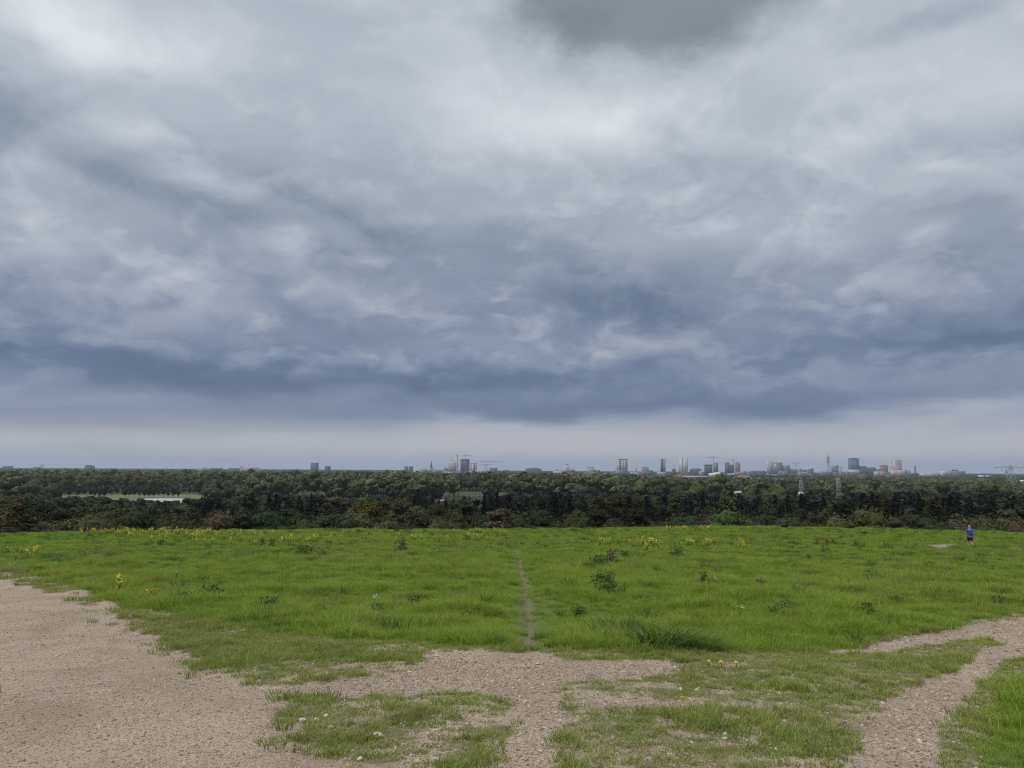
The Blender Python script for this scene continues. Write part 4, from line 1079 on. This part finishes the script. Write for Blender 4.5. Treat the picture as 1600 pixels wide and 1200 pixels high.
# far suburb, left of the church
B(7, 18, 728.5, 'slate', 'low dark apartment block over the treeline above the pale poplars', D=5600, name='apartment_block')
B(54, 62, 730, 'slate', 'small dark block by the faint far pylon', D=5600, name='apartment_block')
B(135, 146, 728, 'slate', 'lone dark block with stepped roof on the wooded horizon', D=5200, plant=(.05, .7, 7), name='apartment_block')
B(311, 322, 730.5, 'lilac', 'pale low block at the end of the long hospital-like roofline', D=5400, name='apartment_block')
B(330, 346, 731.5, 'slate', 'low bluish block just beside the pale one', D=5400, name='apartment_block')
B(359, 376, 731.5, 'slate', 'wide low grey block adjoining the long pinkish building', D=5500, name='apartment_block')
B(376, 405, 730.8, 'pink', 'long low pinkish building on the horizon treeline', D=5450, plant=(.02, .08, 10), name='long_building')
B(486.5, 497, 724, 'blue', 'tall isolated blue-grey block on the wooded horizon', cap=3, rows=9)
B(508, 516, 729, 'slate', 'short dark block next to the isolated tall one', cap=2)
B(632, 637.4, 729.3, 'slate', 'first of two matching small dark blocks before the church', cap=2, name='apartment_block')
B(639, 645.2, 729.3, 'slate', 'second of two matching small dark blocks, closer to the church', cap=2, name='apartment_block')
B(649, 660, 735.5, 'pale', 'low whitish building between the twin blocks and the church', name='low_building')
B(699.5, 712.6, 722.3, 'lilac', 'pale squarish tower with luffing crane on its roof', rows=11, cols=7, wing=(695.5, 699.3, 732, 'slate'))
B(720, 733.5, 718, 'dark', 'dark square tower, tallest of the central cluster, crane on top', rows=14, cols=6, win='pale', fw=.25, fh=.35, cap=2.5)
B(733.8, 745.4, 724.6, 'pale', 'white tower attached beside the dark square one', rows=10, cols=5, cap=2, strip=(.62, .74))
B(765, 777, 731.2, 'slate', 'low dark block at the foot of the double crane', rows=5)
B(821, 846, 732.3, 'slate', 'wide low grey block with flat roof beyond the cranes', plant=(.2, .8, 6), name='apartment_block')
B(882, 888.5, 727, 'pale', 'pale stepped building with pointed roof piece', plant=(.25, .75, 9), wing=(888.8, 897, 731.2, 'pale'))
B(917, 928, 730.3, 'lilac', 'pale block next to a lower brown one', cap=2)
B(928.6, 937, 734.2, 'brown', 'low brown block beside the pale one', name='low_building')
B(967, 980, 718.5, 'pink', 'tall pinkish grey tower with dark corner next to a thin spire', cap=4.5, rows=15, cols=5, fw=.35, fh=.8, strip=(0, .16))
B(1003, 1012.7, 729.5, 'grey', 'medium grey block between the two tall towers', rows=6)
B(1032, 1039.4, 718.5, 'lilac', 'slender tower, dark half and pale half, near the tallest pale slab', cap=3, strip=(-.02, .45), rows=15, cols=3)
B(1050, 1055.3, 732.4, 'brown', 'small brown block before the tall pale slab', name='low_building')
B(1062, 1073.5, 716.3, 'pale', 'tall pale slab tower with one dark vertical line', strip=(.26, .33), rows=17, cols=6, fw=.5, fh=.3, win='pale')
B(1079, 1094.6, 733.2, 'slate', 'low dark building with stepped rounded roof', plant=(.14, .86, 6), name='low_building')
B(1101.5, 1112, 727.5, 'dark', 'dark tower with wider overhanging top', cap=7.5, rows=7)
B(1115, 1121.3, 723.3, 'teal', 'narrow greenish grey tower behind the crane mast', rows=11)
B(1133, 1139, 723.2, 'brown', 'narrow brown tower, first of three close together', cap=2.5, rows=11)
B(1139.3, 1146, 726.2, 'dark', 'dark navy tower in the middle of three', rows=9)
B(1148.5, 1155.7, 724, 'grey', 'blue-grey tower with rounded top, last of three', plant=(.2, .75, 8), rows=11)
B(1180, 1194, 735.5, 'grey', 'low wide grey building before the big pale slab', name='low_building')
B(1198.5, 1206, 718.6, 'lilac', 'pale lilac slab right beside the wide glass tower', rows=15, cols=4, fw=.4)
B(1206.2, 1220.7, 723.4, 'glass', 'wide blue-green glass office tower', rows=12, cols=8, fw=.8, fh=.35, cap=2)
B(1223, 1232.5, 727.3, 'teal', 'square dark teal office block after the wide glass tower', rows=9)
B(1235.5, 1244.5, 732, 'brown', 'brown building with slanting roof beneath a crane', slope=-9, name='low_building')
B(1253, 1259.5, 734.5, 'dark', 'small dark flat block next to a brown one', name='low_building')
B(1262.6, 1270, 731.5, 'brown', 'small brown block with flat roof before the radio tower', slope=6, name='low_building')
B(1253.5, 1280, 738.5, 'blue', 'long low blue hall before the radio tower', D=4700, name='industrial_hall', rows=2)
B(1281, 1291, 737.5, 'pink', 'low pinkish block at the foot of the radio tower', D=4800, name='low_building')
B(1300, 1308, 727.6, 'glass', 'greenish glass block right behind the lattice pylon', rows=8)
B(1327, 1339.6, 716.6, 'blue', 'tall slate blue tower with stepped top, biggest building beyond the radio tower', plant=(.12, .88, 5), rows=15, cols=7, fw=.7, wing=(1326.5, 1341, 734, 'pale'))
B(1342, 1352, 728.3, 'slate', 'dark block directly beside the slate blue tower', rows=8)
B(1355, 1366, 730.5, 'slate', 'dark grey block with lower step', wing=(1366.2, 1373, 733.5, 'slate'))
B(1376, 1385.3, 727.6, 'red', 'brick red block with grey rim', cap=2.5, rows=7)
B(1368, 1389, 738, 'teal', 'long low teal glass building in front of the red block', D=4800, name='low_building', rows=3)
B(1396.5, 1406.7, 721, 'pink', 'pinkish grey tower with taller back part', plant=(.35, 1.0, 8), rows=13)
B(1393, 1420, 734.5, 'pink', 'broad pink-white apartment block with dark vertical gap', D=4500, strip=(.68, .75), rows=6, cols=14, name='apartment_block')
B(1439, 1464.7, 739.4, 'pink', 'long low pinkish white apartment block past the chimney', D=4300, rows=4, cols=12, name='apartment_block')
B(1470, 1478, 736, 'pale', 'pale end block of the long grey building', D=4400, name='apartment_block')
B(1478.3, 1505, 736, 'grey', 'long brownish grey building with small roof house', D=4400, plant=(.4, .62, 9), cols=14, rows=5, name='long_building')
B(1530, 1545, 743, 'white', 'low white building before the far spire', D=3900, name='low_building', rows=1)
B(1064, 1104, 743.6, 'white', 'long white building with rows of dark windows by an orange end', D=3700, rows=3, cols=16, fh=.45, name='white_office', wing=(1060, 1063.8, 742, 'coral'))
B(1108.5, 1124, 737.5, 'white', 'bright white block with slanted side', D=3900, win='pale', slope=8, name='white_hall', rows=3)
B(1151, 1159.5, 742, 'coral', 'bright coral red building among trees below the towers', D=3600, slope=10, win=None, name='coral_building')
B(1160, 1170, 743.5, 'pink', 'low pinkish hall right beside the coral building', D=3600, name='low_building', rows=2)
B(1090, 1196, 752.2, 'grey', 'long grey road bridge parapet among the trees', D=2600, win=None, name='road_viaduct', cat='viaduct')
B(1143, 1162, 767.5, 'pale', 'pale roofed shed showing above the dark wood under the coral building', D=1050, rows=1, name='shed')
B(1240, 1253, 768.8, 'white', 'white roofed shed at the foot of the nearer lattice pylon', D=1000, rows=1, name='shed')
B(1256, 1263, 771, 'pale', 'small grey shed next to the white roofed one', D=1000, rows=1, name='shed')
B(684, 701, 781.5, 'white', 'white shed roof among dark trees beneath the pale tower with crane', D=780, rows=1, name='shed', win=None)
B(722, 760, 776, 'grey', 'long low grey shed half hidden by conifers', D=900, rows=1, name='shed')
B(779, 790, 775, 'pale', 'small pale shed beyond the pointed spruces', D=900, rows=1, name='shed')
B(1297.5 - 1007, 304, 743.2, 'white', 'low white plant building under two white chimneys', D=3200, win=None, name='plant_building')
B(308, 322, 741.6, 'white', 'white factory roof next to the white chimneys', D=3300, win=None, name='plant_building')
B(348, 368, 741.5, 'white', 'thin white hall roof among the far trees', D=3300, win=None, name='plant_building')
B(1595.5, 1600.5, 750, 'white', 'white storage tank at the woodland beside the big pylon', D=2300, win=None, name='storage_tank')
# lower roofs between the trees at the foot of the skyline
lr = random.Random(3)
for i in range(96):
    px = lr.choice([lr.uniform(640, 790), lr.uniform(860, 1000), lr.uniform(1000, 1430), lr.uniform(1090, 1440), lr.uniform(1090, 1330)]); w = lr.uniform(5, 14)
    wc = lr.choice(['grey', 'slate', 'slate', 'lilac', 'pink', 'brown', 'roof', 'grey', 'stone', 'blue', 'pale', 'dark', 'red'])
    B(px, px + w, lr.uniform(733.5, 739) + (px - 800) * .0055, wc, 'low %s building with plain roof among trees at the foot of the skyline' % {'slate': 'bluish grey', 'lilac': 'pale lilac', 'roof': 'dark', 'stone': 'stone grey', 'blue': 'dull blue', 'pink': 'pinkish'}.get(wc, wc), D=lr.uniform(3900, 4950), rows=3, name='low_building', group='low buildings at the foot of the skyline')

def spire(px, ytip, wpx, D, label, nave=None, steps=2):
    tip = at(px, ytip, D); o = empty('church', (tip[0], D, PLAIN)); H = tip[2] - PLAIN; w = wpx / F_PX * D
    zt = H * .48
    MB().box(-w / 2, w / 2, -w / 2, w / 2, 0, zt).build('tower', CM_['stone'], o)
    mb = MB(); mb.frustum(0, 0, zt + .01, H * .60, w * .86, w * .86, w * .66, w * .66); mb.frustum(0, 0, H * .60 + .01, H, w * .60, w * .60, .25, .25); mb.build('spire', CM_['slate'], o)
    if nave:
        nh = zt * .62; n = MB(); n.box(w / 2 + .05, w / 2 + nave, -w * .6, w * .6, 0, nh * .7); n.build('nave', CM_['stone'], o)
        Vv = [(w / 2 + .05, -w * .66, nh * .7), (w / 2 + nave, -w * .66, nh * .7), (w / 2 + .05, w * .66, nh * .7), (w / 2 + nave, w * .66, nh * .7), (w / 2 + .05, 0, nh * 1.15), (w / 2 + nave, 0, nh * 1.15)]
        m2 = MB(); m2.add(Vv, [(0, 1, 5, 4), (3, 2, 4, 5), (0, 2, 3, 1)], [(0, 4, 2), (1, 3, 5)]); m2.build('roof', CM_['roof'], o)
    return tag(o, label, 'church')
spire(674, 719, 4.2, 4700, 'dark church tower with tall pointed spire and nave', nave=24)
spire(695, 727, 2.2, 4900, 'small thin spire next to the pale tower with crane')
spire(964.6, 726, 1.9, 4900, 'thin dark spire hard against the pinkish tower')
spire(994, 729, 1.9, 5000, 'short thin spire between pinkish tower and grey block')
spire(1572, 731.5, 2.4, 4600, 'far church spire seen through the big pylon')

def lattice(mb, x0, z0, w0, z1, w1, n, t, y0=0.0):
    """four-legged braced mast"""
    for a in (-1, 1):
        for b in (-1, 1): mb.tube([(x0 + a * w0 / 2, y0 + b * w0 / 2, z0), (x0 + a * w1 / 2, y0 + b * w1 / 2, z1)], t, 4)
    for k in range(n):
        u0, u1 = k / n, (k + 1) / n; wa = w0 + (w1 - w0) * u0; wb = w0 + (w1 - w0) * u1; za = z0 + (z1 - z0) * u0; zb = z0 + (z1 - z0) * u1
        for b in (-1, 1):
            mb.tube([(x0 - wa / 2, y0 + b * wa / 2, za), (x0 + wb / 2, y0 + b * wb / 2, zb)], t * .7, 4); mb.tube([(x0 + wa / 2, y0 + b * wa / 2, za), (x0 - wb / 2, y0 + b * wb / 2, zb)], t * .7, 4)
            mb.tube([(x0 + b * wa / 2, y0 - wa / 2, za), (x0 + b * wb / 2, y0 + wb / 2, zb)], t * .7, 4)
def crane(px, yjib, xa, xb, D, label, ytop=None, zbase=0.0):
    j = at(px, yjib, D); o = empty('tower_crane', (j[0], D, PLAIN)); h = j[2] - PLAIN
    l = at(xa, yjib, D)[0] - j[0]; r = at(xb, yjib, D)[0] - j[0]
    mb = MB(); lattice(mb, 0, zbase, 2.4, h, 2.4, 9, .45); mb.build('mast', M_crane, o)
    ap = h + abs(r - l) * .10 + 3
    mb = MB(); mb.tube([(0, 0, h), (0, 0, ap)], [.9, .4], 4); mb.build('apex', M_crane, o)
    short, long_ = (l, r) if abs(l) < abs(r) else (r, l)
    for nm, e in (('jib', long_), ('counter_jib', short)):
        mb = MB(); mb.tube([(0, 0, h), (e, 0, h)], .6, 4); mb.tube([(0, 0, h + 2.2), (e, 0, h + .4)], .4, 4)
        for k in range(8): mb.tube([(e * k / 8, 0, h), (e * (k + 1) / 8, 0, h + 2.2 * (1 - (k + 1) / 8) + .3)], .25, 4)
        mb.build(nm, M_crane, o); MB().tube([(0, 0, ap), (e * .8, 0, h + .6)], .22, 4).build('tie_rod', M_crane, o)
    MB().box(short - 2.5, short + 2.5, -1.5, 1.5, h - 3.5, h - .65).build('counterweight', CM_['grey'], o); MB().box(1.3, 3.4, -1.2, 1.2, h - 3, h - .65).build('cab', CM_['pale'], o)
    return tag(o, label, 'crane')
crane(727.6, 712, 724, 738, 5040, 'small crane standing on the dark square tower')
crane(759, 721.5, 748.7, 783.6, 4900, 'large tower crane with the longest jib, taller of the crossing pair')
crane(761, 726.3, 755, 770, 4800, 'lower tower crane crossing under the large one')
crane(1114.7, 715, 1103, 1120.5, 4850, 'tower crane above the dark overhanging tower')
crane(1146, 719, 1137.5, 1153, 5100, 'tower crane rising behind three close towers')
crane(1243.5, 723.5, 1238, 1256, 4900, 'tower crane over the brown slanting building')
crane(1391, 730, 1386, 1396, 4900, 'small crane between red block and pinkish tower')
# luffing crane on the pale tower
p = at(706.4, 722, 5050); o = empty('luffing_crane', (p[0], 5050, PLAIN)); h = p[2] - PLAIN; t = at(704.3, 706, 5050); q = at(706.8, 718.5, 5050)
mb = MB(); lattice(mb, 0, 0, 2.4, h + 12, 2.4, 10, .4); mb.build('mast', M_crane, o)
mb = MB(); mb.tube([(0, 0, h + 12), (t[0] - p[0], 0, t[2] - PLAIN)], [.9, .4], 4); mb.build('jib', M_crane, o); MB().box(1, 7, -1.5, 1.5, h + 10, h + 13).build('counterweight', CM_['grey'], o)
tag(o, 'luffing crane with steep raised jib on the pale square tower', 'crane')
# slip-formed core
p = at(714.8, 711, 4950); o = empty('lift_core', (p[0], 4950, PLAIN)); h = p[2] - PLAIN
MB().box(-3.2, 3.2, -3.2, 3.2, 0, h - 8).build('shaft', CM_['grey'], o); MB().box(-4.6, 4.2, -4, 4, h - 7.99, h - 2).build('work_platform', CM_['slate'], o); MB().box(-.6, .6, -.6, .6, h - 1.99, h).build('mast_tip', CM_['grey'], o)
tag(o, 'very thin tall concrete shaft between the pale tower and dark tower', 'shaft')
# telecommunication tower
p = at(1293.5, 704, 4600); o = empty('radio_tower', (p[0], 4600, PLAIN)); h = p[2] - PLAIN; s = 4600 / F_PX
mb = MB(); lattice(mb, 0, 0, 6.0 * s, h - 19 * s, 2.6 * s, 7, .55); lattice(mb, 0, h - 19 * s, 2.4 * s, h - 8 * s, 1.2 * s, 5, .5); mb.build('lattice_mast', M_steel, o)
for (dy, w) in ((10.2, 8.0), (14.2, 6.0), (17.4, 8.2)):
    MB().tube([(0, 0, h - dy * s), (0, 0, h - dy * s + 2.4)], w * s / 2, 12).build('platform', M_steel, o)
MB().tube([(0, 0, h - 8 * s), (0, 0, h)], [1.6, .35], 6).build('antenna', M_steel, o)
tag(o, 'lattice radio tower with three round platforms and antenna', 'tower')
# chimneys
for (px, yt, D, m, w, lb) in ((1429.7, 727.5, 4500, 'slate', 2.2, 'lone dark chimney past the broad pink-white block'), (297, 737, 3200, 'white', 2.0, 'white chimney standing on the low white plant building'), (306, 737, 3200, 'white', 2.0, 'white chimney next to the factory roof, second of two')):
    p = at(px, yt, D); o = empty('chimney', (p[0], D, PLAIN)); h = p[2] - PLAIN; r = w / 2 / F_PX * D
    MB().tube([(0, 0, 0), (0, 0, h * .94)], [r * 1.15, r * .9], 10).build('stack', CM_[m], o, True); MB().tube([(0, 0, h * .94 + .01), (0, 0, h)], [r * 1.05, r * 1.05], 10).build('rim', CM_['grey'], o); tag(o, lb, 'chimney')

def pylon(px, ytop, D, base_w, arms, label, t=.16, waist=.62):
    p = at(px, ytop, D); o = empty('electricity_pylon', (p[0], D, PLAIN)); H = p[2] - PLAIN
    mb = MB(); zw = H * waist; lattice(mb, 0, 0, base_w, zw, base_w * .42, 6, t); lattice(mb, 0, zw, base_w * .42, H, .5, 5, t * .8); mb.build('lattice_mast', M_steel, o)
    for (yz, half) in arms:
        z = at(px, yz, D)[2] - PLAIN; hw = half / F_PX * D
        mb = MB()
        for sg in (-1, 1):
            mb.tube([(0, -.8, z), (sg * hw, 0, z)], t, 4); mb.tube([(0, .8, z), (sg * hw, 0, z)], t, 4); mb.tube([(0, 0, z + 2.6), (sg * hw, 0, z + .1)], t * .9, 4)
            for k in range(6): mb.tube([(sg * hw * k / 6, 0, z), (sg * hw * (k + .5) / 6, 0, z + 2.6 * (1 - (k + .5) / 6))], t * .6, 4)
        a = mb.build('crossarm', M_steel, o)
        for sg in (-1, 1):
            for u in (1.0, .55): MB().tube([(sg * hw * u, 0, z - .05), (sg * hw * u, 0, z - 4.2)], .18, 5).build('insulator', CM_['slate'], a)
    return tag(o, label, 'pylon')
pylon(1579, 726, 1150, 12.5, [(730.8, 25)], 'big steel pylon with one wide crossarm over the dark wood', .22, .82)
pylon(1250.5, 731, 900, 5.2, [(735, 7), (741, 9)], 'steel lattice pylon in front of the brown slanting building', .17)
pylon(1308.5, 725, 880, 5.6, [(731, 8), (738, 10)], 'steel lattice pylon beside the radio tower', .17)
pylon(66, 724, 3600, 11, [(727.5, 4.5), (731.5, 6)], 'faint far pylon above the pale poplars', .35)

# ------------------------------------------------------------------ litter bin at the brow
p = ground_px(1226, 826)[0]; o = empty('litter_bin', p); tag(o, 'small dark litter bin standing at the brow of the meadow', 'bin')
M_bin = simple('bin_paint', (.018, .026, .022), .5, .2, 3.0)
bw_ = 9 / F_PX * math.hypot(p[0], p[1]); bh = bw_ * 1.25
mb = MB(); mb.frustum(0, 0, .05, bh * .85, bw_ * .82, bw_ * .7, bw_ * .95, bw_ * .8); mb.build('body', M_bin, o)
mb = MB(); mb.frustum(0, 0, bh * .85 + .02, bh, bw_ * 1.05, bw_ * .9, bw_ * .8, bw_ * .6); mb.build('lid', M_bin, o)
for sx in (-1, 1): MB().box(sx * bw_ * .3 - .03, sx * bw_ * .3 + .03, -.03, .03, -.1, .049).build('foot', M_bin, o)

# ------------------------------------------------------------------ person walking away
def skin_part(name, joints, bones, mat, parent, sub=2, smooth=True):
    bm = bmesh.new(); sl = bm.verts.layers.skin.verify(); vs_ = {}
    for k, (co, r) in joints.items():
        v = bm.verts.new(co); v[sl].radius = (r, r) if not hasattr(r, '__len__') else r; vs_[k] = v
    first = next(iter(vs_.values())); first[sl].use_root = True
    for a, b in bones: bm.edges.new((vs_[a], vs_[b]))
    me = bpy.data.meshes.new(name); bm.to_mesh(me); bm.free(); me.materials.append(mat)
    ob = link(name, me, parent); m1 = ob.modifiers.new('skin', 'SKIN'); m1.use_smooth_shade = True
    m2 = ob.modifiers.new('subsurf', 'SUBSURF'); m2.levels = sub; m2.render_levels = sub
    return ob
p = ground_px(1517, 858)[0]; o = empty('person', p, math.atan2(-p[0], p[1]) * .6); o.scale = (1.04,) * 3; tag(o, 'person in blue t-shirt, dark shorts and pale cap walking away across the meadow', 'person')
M_skin = simple('skin', (.38, .22, .15), .6, .08, 8); M_shirt = simple('blue_shirt', (.012, .045, .32), .75, .25, 9); M_shorts = simple('dark_shorts', (.010, .011, .020), .8, .2, 9)
M_shoe = simple('brown_shoes', (.16, .045, .025), .7, .2, 20); M_cap = simple('pale_cap', (.48, .46, .44), .8, .12, 20)
J = {'pel': ((0, 0, .95), (.15, .11)), 'sp': ((0, .01, 1.15), (.14, .10)), 'ch': ((0, .02, 1.36), (.165, .11)), 'nk': ((0, .02, 1.50), .055), 'hd0': ((0, .04, 1.58), .075), 'hd1': ((0, .045, 1.68), .095), 'hd2': ((0, .03, 1.76), .065),
     'shl': ((-.17, .02, 1.42), .062), 'ell': ((-.255, -.02, 1.15), .042), 'wrl': ((-.27, .03, .90), .030), 'hal': ((-.275, .05, .81), .034),
     'shr': ((.17, .02, 1.42), .062), 'elr': ((.26, -.10, 1.19), .042), 'wrr': ((.19, .10, 1.06), .030), 'har': ((.155, .17, 1.05), .034),
     'hil': ((-.09, 0, .88), .095), 'knl': ((-.10, .10, .50), .062), 'anl': ((-.09, .05, .10), .040), 'tol': ((-.09, .16, .035), .035),
     'hir': ((.09, 0, .88), .095), 'knr': ((.09, -.03, .49), .062), 'anr': ((.085, -.32, .30), .040), 'tor': ((.085, -.36, .20), .035)}
skin_part('body', J, [('pel', 'sp'), ('sp', 'ch'), ('ch', 'nk'), ('nk', 'hd0'), ('hd0', 'hd1'), ('hd1', 'hd2'), ('ch', 'shl'), ('shl', 'ell'), ('ell', 'wrl'), ('wrl', 'hal'), ('ch', 'shr'), ('shr', 'elr'), ('elr', 'wrr'), ('wrr', 'har'),
                      ('pel', 'hil'), ('hil', 'knl'), ('knl', 'anl'), ('anl', 'tol'), ('pel', 'hir'), ('hir', 'knr'), ('knr', 'anr'), ('anr', 'tor')], M_skin, o)
S_ = {'lo': ((0, 0, .90), (.20, .145)), 'mid': ((0, .01, 1.13), (.185, .135)), 'ch': ((0, .02, 1.36), (.205, .14)), 'nk': ((0, .02, 1.475), (.085, .07)), 'shl': ((-.175, .02, 1.41), .088), 'sll': ((-.235, -.005, 1.22), .072), 'shr': ((.175, .02, 1.41), .088), 'slr': ((.235, -.05, 1.25), .072)}
skin_part('shirt', S_, [('lo', 'mid'), ('mid', 'ch'), ('ch', 'nk'), ('ch', 'shl'), ('shl', 'sll'), ('ch', 'shr'), ('shr', 'slr')], M_shirt, o)
P_ = {'w': ((0, 0, .95), (.185, .14)), 'hl': ((-.095, 0, .86), .125), 'll': ((-.105, .07, .60), .105), 'hr': ((.095, 0, .86), .125), 'lr': ((.095, -.01, .60), .105)}
skin_part('shorts', P_, [('w', 'hl'), ('hl', 'll'), ('w', 'hr'), ('hr', 'lr')], M_shorts, o)
skin_part('cap', {'a': ((0, .035, 1.70), .105), 'b': ((0, .03, 1.775), .075), 'c': ((0, .15, 1.715), (.07, .02))}, [('a', 'b'), ('a', 'c')], M_cap, o)
skin_part('shoe', {'h': ((-.09, .02, .055), .055), 't': ((-.09, .17, .04), .045), 'k': ((-.09, .05, .12), .05)}, [('h', 't'), ('h', 'k')], M_shoe, o)
skin_part('shoe', {'h': ((.085, -.35, .27), .055), 't': ((.085, -.37, .14), .045), 'k': ((.085, -.31, .33), .05)}, [('h', 't'), ('h', 'k')], M_shoe, o)

# ------------------------------------------------------------------ air: haze over the plain
bm = bmesh.new(); bmesh.ops.create_cube(bm, size=1.0)
me = bpy.data.meshes.new('haze'); bm.to_mesh(me); bm.free()
hz = link('haze', me); hz.scale = (36000, 36000, 174); hz.location = (0, 0, PLAIN - 2 + 87); tag(hz, 'thin bluish haze over the plain and the far city', 'haze', kind='stuff')
mh = bpy.data.materials.new('haze_air'); mh.use_nodes = True; ht = mh.node_tree
for n in list(ht.nodes): ht.nodes.remove(n)
pv = ht.nodes.new('ShaderNodeVolumePrincipled'); ho = ht.nodes.new('ShaderNodeOutputMaterial'); pv.inputs['Color'].default_value = (.72, .82, 1.0, 1); pv.inputs['Density'].default_value = 5.0e-5; pv.inputs['Anisotropy'].default_value = 0.2
ht.links.new(pv.outputs[0], ho.inputs['Volume']); me.materials.append(mh)
